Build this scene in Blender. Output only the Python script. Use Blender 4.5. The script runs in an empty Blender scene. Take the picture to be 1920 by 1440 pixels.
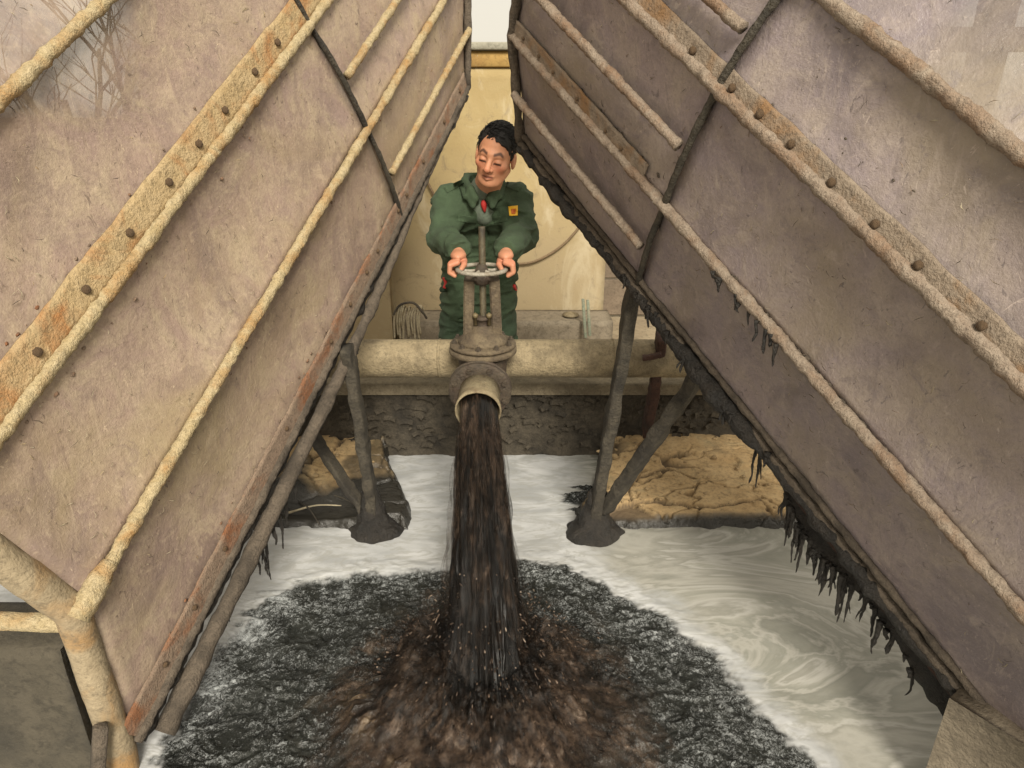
import bpy, math, random
import numpy as np
from mathutils import Vector, Matrix
from mathutils.bvhtree import BVHTree
random.seed(7); rng = np.random.default_rng(7)
S = bpy.context.scene; COL = S.collection
rad = math.radians
# ------------------------------------------------------------------ camera, world, sun, exposure
FPX, PITCH, CAMZ = 1250.0, rad(22), 1.55
cam_d = bpy.data.cameras.new("camera"); cam = bpy.data.objects.new("camera", cam_d); COL.objects.link(cam)
cam_d.sensor_width = 36.0; cam_d.lens = FPX/1920*36.0; cam_d.clip_start = 0.02; cam_d.clip_end = 2000
cam.location = (0, 0, CAMZ); cam.rotation_euler = (rad(90)-PITCH, 0, 0); S.camera = cam
S.cycles.transparent_max_bounces = 32
SUN_EL, SUN_AZ = 36.0, 168.0          # azimuth measured clockwise from +Y
wd = bpy.data.worlds.new("World"); S.world = wd; wd.use_nodes = True
wn, wl = wd.node_tree.nodes, wd.node_tree.links
bg = wn["Background"]
sky = wn.new("ShaderNodeTexSky"); sky.sky_type = 'NISHITA'; sky.sun_disc = False
sky.sun_elevation = rad(SUN_EL); sky.sun_rotation = rad(SUN_AZ); sky.air_density = 1.0; sky.dust_density = 8.0; sky.ozone_density = 0.3
mx = wn.new("ShaderNodeMix"); mx.data_type = 'RGBA'; mx.inputs[0].default_value = 0.85
mx.inputs[7].default_value = (10.4, 9.6, 8.0, 1)          # hazy, even cream overcast
wl.new(sky.outputs[0], mx.inputs[6]); wl.new(mx.outputs[2], bg.inputs[0]); bg.inputs[1].default_value = 0.051
sd = bpy.data.lights.new("sun", 'SUN'); sd.energy = 2.7; sd.angle = rad(20); sd.color = (1.0, 0.93, 0.80)
sun = bpy.data.objects.new("sun", sd); COL.objects.link(sun)
az, el = rad(SUN_AZ), rad(SUN_EL)
sdir = Vector((math.sin(az)*math.cos(el), math.cos(az)*math.cos(el), math.sin(el)))
sun.rotation_euler = sdir.to_track_quat('Z', 'Y').to_euler(); sun.location = sdir*8
vs = S.view_settings; vs.view_transform = 'Standard'; vs.look = 'None'; vs.exposure = 0.95; vs.gamma = 1.0; vs.use_curve_mapping = False

# ------------------------------------------------------------------ photo pixel -> direction / position
def ray(x, y):
    a, b = x-960.0, 720.0-y
    return np.array([a, FPX*math.cos(PITCH)+b*math.sin(PITCH), b*math.cos(PITCH)-FPX*math.sin(PITCH)])
O = np.array([0, 0, CAMZ])
def atY(x, y, Y): r = ray(x, y); return O + r*(Y/r[1])
def atZ(x, y, z): r = ray(x, y); return O + r*((z-CAMZ)/r[2])
def px_of(P):
    P = np.asarray(P, float) - O
    d = P[..., 1]*math.cos(PITCH)-P[..., 2]*math.sin(PITCH); u = P[..., 1]*math.sin(PITCH)+P[..., 2]*math.cos(PITCH)
    return 960+FPX*P[..., 0]/d, 720-FPX*u/d

# ------------------------------------------------------------------ noise
def _h(i, j, k):
    n = (i.astype(np.int64)*374761393 + j.astype(np.int64)*668265263 + k.astype(np.int64)*2147483647) & 0xffffffff
    n = ((n ^ (n >> 13))*1274126177) & 0xffffffff
    n = n ^ (n >> 16)
    return (n & 0xffff)/32767.5-1.0
def vn(P):
    P = np.asarray(P, float); F = np.floor(P); f = P-F; f = f*f*(3-2*f); F = F.astype(np.int64)
    r = 0
    for dx in (0, 1):
        wx = f[..., 0] if dx else 1-f[..., 0]
        for dy in (0, 1):
            wy = f[..., 1] if dy else 1-f[..., 1]
            for dz in (0, 1):
                wz = f[..., 2] if dz else 1-f[..., 2]
                r = r + wx*wy*wz*_h(F[..., 0]+dx, F[..., 1]+dy, F[..., 2]+dz)
    return r
def fbm(P, o=3):
    P = np.asarray(P, float); r = 0; a = 1.0
    for i in range(o): r = r+a*vn(P*(2.03**i)+i*17.3); a *= .5
    return r/1.8
def V3(*a): return np.stack(np.broadcast_arrays(*a), -1).astype(float)

# ------------------------------------------------------------------ objects
def mesh(name, v, f, smooth=True):
    me = bpy.data.meshes.new(name); v = np.asarray(v, np.float32)
    if isinstance(f, np.ndarray):
        n, k = f.shape
        me.vertices.add(len(v)); me.vertices.foreach_set("co", v.ravel())
        me.loops.add(n*k); me.loops.foreach_set("vertex_index", f.astype(np.int32).ravel())
        me.polygons.add(n); me.polygons.foreach_set("loop_start", np.arange(0, n*k, k, dtype=np.int32))
        me.update(calc_edges=True); me.validate()
    else:
        me.from_pydata([tuple(map(float, p)) for p in v], [], [tuple(int(i) for i in q) for q in f]); me.update()
    if smooth: me.polygons.foreach_set("use_smooth", np.ones(len(me.polygons), bool))
    return me
def attr(me, name, arr):
    arr = np.asarray(arr, np.float32)
    if arr.ndim == 1: a = me.attributes.new(name, 'FLOAT', 'POINT'); a.data.foreach_set("value", arr)
    else: a = me.attributes.new(name, 'FLOAT_VECTOR', 'POINT'); a.data.foreach_set("vector", arr.ravel())
def link(name, me, mat=None, parent=None):
    o = bpy.data.objects.new(name, me); COL.objects.link(o)
    if mat: 
        if not me.materials: me.materials.append(mat)
    if parent:
        o.parent = parent; o.matrix_parent_inverse = Matrix.Translation(parent.location).inverted()
    return o
def part(name, vf, mat, parent=None, smooth=True): return link(name, mesh(name, vf[0], vf[1], smooth), mat, parent)
def tag(o, label=None, cat=None, group=None, kind=None):
    if label: o["label"] = label
    if cat: o["category"] = cat
    if group: o["group"] = group
    if kind: o["kind"] = kind
    return o
def thing(name, loc, label, cat, group=None):
    o = bpy.data.objects.new(name, None); COL.objects.link(o); o.location = tuple(map(float, loc)); o.empty_display_size = .05
    return tag(o, label, cat, group)

# ------------------------------------------------------------------ shape builders: each returns (verts, faces)
def join(*L):
    V, F, n = [], [], 0
    for v, f in L:
        V.append(np.asarray(v, float)); F += [tuple(int(i)+n for i in q) for q in f]; n += len(v)
    return np.concatenate(V), F
def frames(P):
    P = np.asarray(P, float); T = np.gradient(P, axis=0); T /= np.linalg.norm(T, axis=1)[:, None]+1e-9
    up = np.array([0, 0, 1.]) if abs(T[0, 2]) < .9 else np.array([1., 0, 0])
    N = np.cross(T[0], up); N /= np.linalg.norm(N); Ns = [N]
    for t in T[1:]:
        N = N-t*(N@t); N /= np.linalg.norm(N)+1e-9; Ns.append(N)
    Ns = np.array(Ns); return T, Ns, np.cross(T, Ns)
def resample(P, n):
    P = np.asarray(P, float); d = np.r_[0, np.cumsum(np.linalg.norm(np.diff(P, axis=0), axis=1))]; t = np.linspace(0, d[-1], n)
    return np.stack([np.interp(t, d, P[:, i]) for i in range(3)], 1)
def tube(P, r, seg=10, lump=0, freq=40, caps=True):
    P = np.asarray(P, float); n = len(P); r = np.broadcast_to(np.asarray(r, float), (n,))
    T, N, B = frames(P); a = np.arange(seg)/seg*2*math.pi
    dirs = N[:, None]*np.cos(a)[None, :, None]+B[:, None]*np.sin(a)[None, :, None]
    v = P[:, None]+dirs*r[:, None, None]
    if lump: v = v+dirs*(fbm(v*freq, 3)*lump)[..., None]
    v = v.reshape(-1, 3)
    f = [(i*seg+j, i*seg+(j+1) % seg, (i+1)*seg+(j+1) % seg, (i+1)*seg+j) for i in range(n-1) for j in range(seg)]
    if caps: f += [tuple(range(seg))[::-1], tuple((n-1)*seg+j for j in range(seg))]
    return v, f
def lathe(prof, org, axis, seg=28, lump=0, freq=30):
    """prof: (radius, height along axis)"""
    A = np.asarray(axis, float); A /= np.linalg.norm(A); u = np.cross(A, [0, 0, 1.] if abs(A[2]) < .9 else [1., 0, 0]); u /= np.linalg.norm(u); w = np.cross(A, u)
    a = np.arange(seg)/seg*2*math.pi; c = np.cos(a)[:, None]*u+np.sin(a)[:, None]*w
    v = np.array([np.asarray(org, float)+A*h+c*r for r, h in prof]); n = len(prof)
    if lump: v = v+c[None]*(fbm(v*freq)*lump)[..., None]
    f = [(i*seg+j, i*seg+(j+1) % seg, (i+1)*seg+(j+1) % seg, (i+1)*seg+j) for i in range(n-1) for j in range(seg)]
    f += [tuple(range(seg))[::-1], tuple((n-1)*seg+j for j in range(seg))]
    return v.reshape(-1, 3), f
def box(c, s, ax=None, bev=0.004):
    """chamfered box; s = full sizes, ax = 3x3 rows"""
    s = np.asarray(s, float)/2; b = min(bev, s.min()*.6); v = []; idx = {}
    for sx in (-1, 1):
        for sy in (-1, 1):
            for sz in (-1, 1):
                for k in range(3):
                    p = np.array([sx, sy, sz])*(s-b); p[k] = np.array([sx, sy, sz])[k]*s[k]
                    idx[(sx, sy, sz, k)] = len(v); v.append(p)
    f = []
    for k in range(3):
        i, j = (k+1) % 3, (k+2) % 3
        for sg in (-1, 1):
            q = []
            for a_, b_ in ((-1, -1), (1, -1), (1, 1), (-1, 1)):
                t = [0, 0, 0]; t[k] = sg; t[i] = a_; t[j] = b_; q.append(idx[(*t, k)])
            f.append(q if sg > 0 else q[::-1])
        for a_ in (-1, 1):
            for b_ in (-1, 1):
                t0 = [0, 0, 0]; t0[k] = -1; t0[i] = a_; t0[j] = b_; t1 = list(t0); t1[k] = 1
                q = [idx[(*t0, i)], idx[(*t1, i)], idx[(*t1, j)], idx[(*t0, j)]]
                f.append(q if a_*b_ < 0 else q[::-1])
    for sx in (-1, 1):
        for sy in (-1, 1):
            for sz in (-1, 1):
                q = [idx[(sx, sy, sz, k)] for k in range(3)]; f.append(q if sx*sy*sz > 0 else q[::-1])
    v = np.array(v)
    if ax is not None: v = v@np.asarray(ax, float)
    return v+np.asarray(c, float), f
def beam(a, b, w, h, up=(0, 0, 1), bev=.004):
    a, b = np.asarray(a, float), np.asarray(b, float); d = b-a; L = np.linalg.norm(d); d /= L
    u = np.cross(d, up); u /= np.linalg.norm(u); w2 = np.cross(u, d)
    return box((a+b)/2, (L, w, h), np.array([d, u, w2]), bev)
def grid_faces(ny, nx):
    i = np.arange((ny-1)*(nx-1)); r, c = i//(nx-1), i % (nx-1); a = r*nx+c
    return np.stack([a, a+1, a+nx+1, a+nx], 1)
def sheet(G, thick, nrm):
    """grid of points (ny,nx,3) -> closed slab of given thickness along -nrm"""
    ny, nx = G.shape[:2]; top = G.reshape(-1, 3); bot = (G-np.asarray(nrm)*thick).reshape(-1, 3); n = ny*nx
    f = grid_faces(ny, nx); fs = [f, f[:, ::-1]+n]
    per = [(0, c) for c in range(nx)]+[(r, nx-1) for r in range(1, ny)]+[(ny-1, c) for c in range(nx-2, -1, -1)]+[(r, 0) for r in range(ny-2, 0, -1)]
    p = np.array([r*nx+c for r, c in per]); q = np.roll(p, -1)
    fs.append(np.stack([p, p+n, q+n, q], 1))
    return np.concatenate([top, bot]), np.concatenate(fs)

def spline(P, n=40):
    P = np.asarray(P, float); t = np.arange(len(P)); u = np.linspace(0, len(P)-1, n); r = []
    for x in u:
        i = min(int(x), len(P)-2); f_ = x-i; p0, p1, p2, p3 = P[max(i-1, 0)], P[i], P[i+1], P[min(i+2, len(P)-1)]
        r.append(.5*((2*p1)+(p2-p0)*f_+(2*p0-5*p1+4*p2-p3)*f_**2+(3*p1-p0-3*p2+p3)*f_**3))
    return np.array(r)
# ------------------------------------------------------------------ signed-distance modelling (surface nets)
def nets(fn, lo, hi, h):
    lo, hi = np.asarray(lo, float), np.asarray(hi, float); n = np.ceil((hi-lo)/h).astype(int)+1
    ax = [lo[i]+h*np.arange(n[i]) for i in range(3)]
    F = np.empty(n, np.float32)
    for i0 in range(0, n[0], 24):
        X, Y, Z = np.meshgrid(ax[0][i0:i0+24], ax[1], ax[2], indexing='ij')
        F[i0:i0+24] = fn(np.stack([X, Y, Z], -1).astype(np.float32))
    ins = F < 0
    cnt = sum(ins[a:n[0]-1+a, b:n[1]-1+b, c:n[2]-1+c].astype(np.int8) for a in (0, 1) for b in (0, 1) for c in (0, 1))
    ci = np.stack(np.nonzero((cnt > 0) & (cnt < 8)), 1)
    acc = np.zeros((len(ci), 3)); num = np.zeros(len(ci))
    cor = [np.array(c) for c in np.ndindex(2, 2, 2)]
    val = {tuple(c): F[tuple((ci+c).T)] for c in cor}
    for c in cor:
        for k in range(3):
            if c[k] == 0:
                e = c.copy(); e[k] = 1; f0, f1 = val[tuple(c)], val[tuple(e)]; m = (f0 < 0) != (f1 < 0)
                t = f0[m]/(f0[m]-f1[m]+1e-12); p = np.tile(c.astype(float), (m.sum(), 1)); p[:, k] += t; acc[m] += p; num[m] += 1
    v = lo+(ci+acc/num[:, None])*h
    vid = -np.ones(n, np.int64); vid[tuple(ci.T)] = np.arange(len(ci)); quads = []
    for k in range(3):
        a, b = (k+1) % 3, (k+2) % 3; sl0 = [slice(None)]*3; sl1 = [slice(None)]*3; sl0[k] = slice(0, -1); sl1[k] = slice(1, None)
        s0, s1 = ins[tuple(sl0)], ins[tuple(sl1)]
        for flip, m in ((False, s0 & ~s1), (True, ~s0 & s1)):
            e = np.stack(np.nonzero(m), 1); e = e[(e[:, a] > 0) & (e[:, b] > 0)]
            ea, eb, eab = e.copy(), e.copy(), e.copy(); ea[:, a] -= 1; eb[:, b] -= 1; eab[:, a] -= 1; eab[:, b] -= 1
            q = np.stack([vid[tuple(x.T)] for x in (e, ea, eab, eb)], 1); quads.append(q[:, ::-1] if flip else q)
    q = np.concatenate(quads); q = q[(q >= 0).all(1)]
    return v, q[:, ::-1]
def d_ell(P, c, r):
    q = P-np.asarray(c, np.float32); r = np.asarray(r, np.float32)
    k0 = np.sqrt(((q/r)**2).sum(-1)); k1 = np.sqrt(((q/(r*r))**2).sum(-1))+1e-9
    return k0*(k0-1)/k1
def d_cone(P, a, b, r1, r2):
    a, b = np.asarray(a, np.float32), np.asarray(b, np.float32); pa = P-a; ba = b-a
    t = np.clip((pa@ba)/(ba@ba), 0, 1)
    return np.sqrt(((pa-t[..., None]*ba)**2).sum(-1))-(r1+(r2-r1)*t)
def smin(a, b, k):
    h = np.clip(.5+.5*(b-a)/k, 0, 1); return b+(a-b)*h-k*h*(1-h)
def smax(a, b, k): return -smin(-a, -b, k)

# ------------------------------------------------------------------ materials
MATS = {}
class NT:
    def __init__(s, name):
        m = bpy.data.materials.new(name); m.use_nodes = True; s.m = m; s.t = m.node_tree; s.n = s.t.nodes; s.l = s.t.links
        s.b = s.n["Principled BSDF"]; s.tc = None
    def obj(s):
        if not s.tc: s.tc = s.n.new("ShaderNodeTexCoord")
        return s.tc.outputs["Object"]
    def attr(s, name, vec=False):
        a = s.n.new("ShaderNodeAttribute"); a.attribute_name = name; return a.outputs["Vector" if vec else "Fac"]
    def map(s, v, scale=(1, 1, 1), rot=(0, 0, 0)):
        m = s.n.new("ShaderNodeMapping"); s.l.new(v, m.inputs[0]); m.inputs["Scale"].default_value = scale; m.inputs["Rotation"].default_value = rot; return m.outputs[0]
    def noise(s, scale, detail=4, rough=.55, dist=0, vec=None):
        t = s.n.new("ShaderNodeTexNoise"); s.l.new(vec or s.obj(), t.inputs["Vector"])
        t.inputs["Scale"].default_value = scale; t.inputs["Detail"].default_value = detail; t.inputs["Roughness"].default_value = rough; t.inputs["Distortion"].default_value = dist
        return t.outputs["Fac"]
    def voro(s, scale, feat='F1', vec=None, rnd=1):
        t = s.n.new("ShaderNodeTexVoronoi"); t.feature = feat; s.l.new(vec or s.obj(), t.inputs["Vector"]); t.inputs["Scale"].default_value = scale; t.inputs["Randomness"].default_value = rnd
        return t.outputs["Distance"]
    def ramp(s, v, stops):
        r = s.n.new("ShaderNodeValToRGB"); s.l.new(v, r.inputs[0]); e = r.color_ramp.elements
        while len(e) < len(stops): e.new(.5)
        for k, (p, c) in enumerate(stops):
            e[k].position = p; e[k].color = (c, c, c, 1) if isinstance(c, (int, float)) else (*c, 1)
        return r.outputs[0]
    def mix(s, fac, a, b, mode='MIX'):
        m = s.n.new("ShaderNodeMix"); m.data_type = 'RGBA'; m.blend_type = mode
        for i, x in ((0, fac), (6, a), (7, b)):
            if isinstance(x, (int, float)): m.inputs[i].default_value = x if i == 0 else (x, x, x, 1)
            elif isinstance(x, tuple): m.inputs[i].default_value = (*x, 1)
            else: s.l.new(x, m.inputs[i])
        return m.outputs[2]
    def math(s, op, a, b=0.0):
        m = s.n.new("ShaderNodeMath"); m.operation = op
        for i, x in enumerate((a, b)):
            if isinstance(x, (int, float)): m.inputs[i].default_value = x
            else: s.l.new(x, m.inputs[i])
        return m.outputs[0]
    def bump(s, h, strength=.4, dist=.004):
        b = s.n.new("ShaderNodeBump"); b.inputs["Strength"].default_value = strength; b.inputs["Distance"].default_value = dist; s.l.new(h, b.inputs["Height"]); s.l.new(b.outputs[0], s.b.inputs["Normal"])
    def set(s, **k):
        for n, v in k.items():
            i = s.b.inputs[n.replace("_", " ")]
            if isinstance(v, (int, float)): i.default_value = v
            elif isinstance(v, tuple): i.default_value = (*v, 1)
            else: s.l.new(v, i)
        return s.m

def m_mesh(name, c1, c2, c3):
    t = NT(name); ob = t.obj(); big = t.noise(1.6, 6, .62, .8); mid = t.noise(7, 6, .7, 1.0); fine = t.noise(130, 3, .75); grain = t.noise(48, 5, .8, .3)
    sc = lambda c, k: tuple(min(.9, x*k) for x in c)
    col = t.mix(t.ramp(big, [(.33, 0), (.67, 1)]), c1, c2)
    col = t.mix(t.ramp(mid, [(.42, 0), (.64, 1)]), col, c3)
    col = t.mix(t.ramp(t.noise(3.1, 6, .7, .5), [(.50, 0), (.62, .8)]), col, sc(c2, .68))
    col = t.mix(t.ramp(grain, [(.36, .35), (.52, 0)]), col, sc(c1, .6))
    col = t.mix(t.ramp(fine, [(.30, .45), (.48, 0)]), col, sc(c1, .6))
    col = t.mix(t.ramp(fine, [(.56, 0), (.72, .35)]), col, sc(c3, 1.25))
    col = t.mix(t.ramp(t.noise(1.1, 5, .65, .7), [(.50, 0), (.64, .6)]), col, sc((c3[0], c3[1]*.98, c3[2]*.78), .74))
    col = t.mix(t.ramp(t.noise(11, 6, .75, 1.2), [(.55, 0), (.68, .55)]), col, sc(c2, .68)); col = t.mix(t.ramp(t.noise(16, 6, .75, 1.0), [(.56, 0), (.70, .55)]), col, sc(c3, 1.22))
    ed = t.math('ADD', t.attr('edge'), t.math('MULTIPLY', t.math('SUBTRACT', t.noise(9, 6, .7, .8), .5), .9)); col = t.mix(t.ramp(ed, [(.35, 0), (.75, .85)]), col, (.055, .046, .040))
    # dried runs down the slope and scraped marks
    run = t.noise(5, 5, .7, .8, t.map(ob, (5, 5, .7))); col = t.mix(t.ramp(run, [(.58, 0), (.70, .45)]), col, sc(c3, 1.18))
    run2 = t.noise(4, 5, .7, .6, t.map(ob, (7, 7, .6), (.1, .1, 0))); col = t.mix(t.ramp(run2, [(.58, 0), (.70, .5)]), col, sc(c1, .62))
    w = t.noise(14, 4, .75, 2.6, t.map(ob, (1, 2.6, 1), (.5, .4, .7))); col = t.mix(t.ramp(w, [(.64, 0), (.68, .6)]), col, sc(c3, 1.4))
    d = t.noise(26, 3, .8, 1.4, t.map(ob, (3, 1, .8), (.3, .9, .2))); col = t.mix(t.ramp(d, [(.63, 0), (.69, .7)]), col, sc(c1, .38))
    t.bump(t.math('ADD', t.math('ADD', fine, t.math('MULTIPLY', grain, 1.5)), t.math('MULTIPLY', mid, 2.0)), .38, .004)
    clean = t.attr("clean")
    alpha = t.math('SUBTRACT', 1.0, t.math('MULTIPLY', clean, t.ramp(t.noise(5, 6, .65, .8), [(.3, .2), (.62, 1)])))
    return t.set(Base_Color=col, Roughness=t.ramp(mid, [(.3, .30), (.7, .62)]), Alpha=alpha)
def m_crust(name, c1, c2, c3, sc=1.0, bump=.8, rough=.85, c4=None):
    c1, c2, c3 = (tuple(x*.72 for x in c) for c in (c1, c2, c3))
    t = NT(name); n = t.noise(22*sc, 5, .7, .4)
    col = t.mix(t.ramp(n, [(.32, 0), (.62, 1)]), c1, c2)
    col = t.mix(t.ramp(t.noise(6*sc, 4, .6, .6), [(.48, 0), (.66, .9)]), col, c3)
    col = t.mix(t.ramp(t.noise(95*sc, 2, .6), [(.55, 0), (.75, .6)]), col, tuple(x*.45 for x in c1))
    if c4: col = t.mix(t.ramp(t.noise(2.3*sc, 3, .6), [(.5, 0), (.68, .85)]), col, c4)
    col = t.mix(t.ramp(t.noise(48*sc, 5, .8, .5), [(.34, .7), (.50, 0)]), col, tuple(x*.5 for x in c1)); col = t.mix(t.ramp(t.noise(70*sc, 4, .8), [(.58, 0), (.74, .5)]), col, tuple(min(.9, x*1.35) for x in c2))
    t.bump(t.math('ADD', n, t.math('MULTIPLY', t.noise(110*sc, 3, .7), .8)), min(1, bump*1.3), .009)
    return t.set(Base_Color=col, Roughness=rough)
M = MATS
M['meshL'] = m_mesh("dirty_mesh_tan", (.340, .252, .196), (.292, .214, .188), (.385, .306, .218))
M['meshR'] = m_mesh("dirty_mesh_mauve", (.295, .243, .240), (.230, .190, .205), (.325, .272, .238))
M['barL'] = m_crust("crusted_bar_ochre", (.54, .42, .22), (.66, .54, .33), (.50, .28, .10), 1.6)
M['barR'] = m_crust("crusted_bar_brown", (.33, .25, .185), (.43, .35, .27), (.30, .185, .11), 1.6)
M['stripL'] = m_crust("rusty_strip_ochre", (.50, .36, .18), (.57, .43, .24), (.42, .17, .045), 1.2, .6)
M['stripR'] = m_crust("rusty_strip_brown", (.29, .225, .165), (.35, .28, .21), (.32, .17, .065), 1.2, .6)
M['stripC'] = m_crust("rusty_strip_purple", (.30, .21, .15), (.38, .28, .20), (.33, .13, .05), 1.6, .7)
M['mud'] = m_crust("dark_wet_mud", (.014, .0115, .009), (.034, .027, .020), (.009, .0075, .006), 1.5, .9, .5)
M['mudl'] = m_crust("drying_mud", (.12, .095, .07), (.19, .15, .11), (.07, .055, .04), 1.5, .9, .8)
M['bolt'] = m_crust("rusted_bolt", (.17, .115, .065), (.26, .18, .10), (.28, .12, .045), 3, .6)
M['rimL'] = m_crust("dusty_rim_steel", (.38, .30, .19), (.46, .37, .24), (.42, .24, .09), .9, .35, .7)
M['legm'] = m_crust("muddy_leg_steel", (.05, .043, .031), (.105, .088, .062), (.03, .025, .019), 1.2, .8, .75)
M['darkrust'] = m_crust("dark_red_rust", (.05, .022, .016), (.09, .04, .025), (.03, .02, .016), 1.2, .6)
M['pipe'] = m_crust("dusty_pipe_steel", (.31, .245, .145), (.41, .33, .20), (.15, .115, .068), .9, .7, .75)
M['valve'] = m_crust("grimy_cast_iron", (.06, .045, .032), (.115, .088, .058), (.085, .05, .036), 1.2, .6, .65)
M['valvetop'] = m_crust("dusty_cast_iron", (.135, .10, .062), (.215, .165, .10), (.085, .06, .04), 1.2, .6, .75)
M['outlet'] = m_crust("flaking_outlet_paint", (.42, .34, .20), (.48, .40, .25), (.20, .14, .08), 1.3, .6, .7)
M['wheel'] = m_crust("worn_wheel_iron", (.36, .32, .25), (.50, .46, .38), (.22, .17, .11), 2, .3, .5)
M['stem'] = m_crust("greasy_stem", (.10, .085, .05), (.17, .14, .085), (.05, .04, .03), 3, .3, .4)
M['kerb'] = m_crust("grimy_shade_toned_concrete", (.055, .045, .031), (.095, .078, .054), (.024, .020, .015), .8, 1.0, .9)  # grimy concrete, its colour darkened further to stand for shade below the pipe
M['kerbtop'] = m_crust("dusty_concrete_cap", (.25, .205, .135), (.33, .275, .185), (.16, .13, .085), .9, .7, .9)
M['dirt'] = None
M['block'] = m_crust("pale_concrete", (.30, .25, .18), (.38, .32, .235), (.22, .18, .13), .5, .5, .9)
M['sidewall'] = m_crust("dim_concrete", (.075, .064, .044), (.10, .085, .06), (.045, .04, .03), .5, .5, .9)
M['yard'] = m_crust("dry_yard_soil", (.38, .30, .19), (.44, .36, .24), (.30, .23, .15), .4, .4, .95)
M['rope'] = m_crust("pale_rope", (.50, .43, .29), (.62, .54, .38), (.34, .27, .17), 2, .4)
M['cable'] = m_crust("brown_cable", (.24, .165, .09), (.30, .21, .12), (.18, .12, .07), 2, .2)
M['slat'] = m_crust("faded_green_slat", (.26, .30, .22), (.36, .38, .28), (.40, .36, .25), 2, .3)
M['bark'] = m_crust("grey_bark", (.09, .075, .055), (.14, .115, .085), (.06, .05, .04), 1, .6)
M['timber'] = m_crust("weathered_timber", (.13, .10, .07), (.17, .135, .095), (.09, .07, .05), 1, .4)
M['trim'] = m_crust("ochre_trim", (.46, .285, .085), (.52, .34, .11), (.40, .24, .075), .5, .15)
M['cap'] = m_crust("grey_coping", (.36, .34, .27), (.42, .40, .32), (.30, .28, .22), .8, .3)
M['brown'] = m_crust("brown_panel", (.22, .165, .115), (.26, .20, .14), (.17, .13, .09), .6, .2)
def m_wall():
    t = NT("stained_yellow_render"); n = t.noise(3.5, 6, .65, .5)
    col = t.mix(t.ramp(n, [(.35, 0), (.7, 1)]), (.32, .24, .112), (.37, .29, .148))
    zz = t.n.new("ShaderNodeSeparateXYZ"); t.l.new(t.obj(), zz.inputs[0])
    low = t.ramp(t.math('ADD', t.math('MULTIPLY', zz.outputs[2], .55), t.math('MULTIPLY', n, .5)), [(.55, 1), (.95, 0)])
    col = t.mix(t.math('MULTIPLY', low, .8), col, (.36, .285, .175))
    col = t.mix(t.ramp(t.noise(6, 7, .75, 1.4), [(.54, 0), (.66, .7)]), col, (.20, .155, .095))
    col = t.mix(t.ramp(t.noise(2.2, 6, .7, .8, t.map(t.obj(), (1.5, 1, .8))), [(.54, 0), (.66, .6)]), col, (.50, .43, .30))
    crack = t.voro(2.6, 'DISTANCE_TO_EDGE', t.map(t.obj(), (1, 1, 1))); 
    col = t.mix(t.math('MULTIPLY', t.ramp(crack, [(.0, .0), (.018, 0)]), t.ramp(t.noise(2, 2), [(.45, 0), (.6, 1)])), col, (.20, .15, .085))
    t.bump(t.math('ADD', n, t.math('MULTIPLY', t.noise(60, 3), .4)), .4, .01)
    return t.set(Base_Color=col, Roughness=.9)
M['wall'] = m_wall()
def m_dirt():
    t = NT("cracked_dirt"); n = t.noise(9, 6, .65, .6); wet = t.attr("wet")
    col = t.mix(t.ramp(n, [(.35, 0), (.65, 1)]), (.43, .295, .145), (.52, .375, .20))
    col = t.mix(t.ramp(t.noise(20, 5, .7, 1), [(.55, 0), (.68, .8)]), col, (.22, .16, .085))
    col = t.mix(t.ramp(t.noise(4, 6, .7, 1.5), [(.52, 0), (.66, .7)]), col, (.38, .30, .17)); col = t.mix(t.ramp(t.noise(60, 5, .8), [(.35, .6), (.5, 0)]), col, (.17, .12, .06))
    col = t.mix(t.attr('crack'), col, (.12, .085, .05))
    col = t.mix(wet, col, (.022, .020, .016))
    t.bump(t.math('ADD', n, t.math('MULTIPLY', t.noise(70, 4, .7), .5)), .8, .012)
    return t.set(Base_Color=col, Roughness=t.mix(wet, .9, .25))
M['dirt'] = m_dirt()
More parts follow.
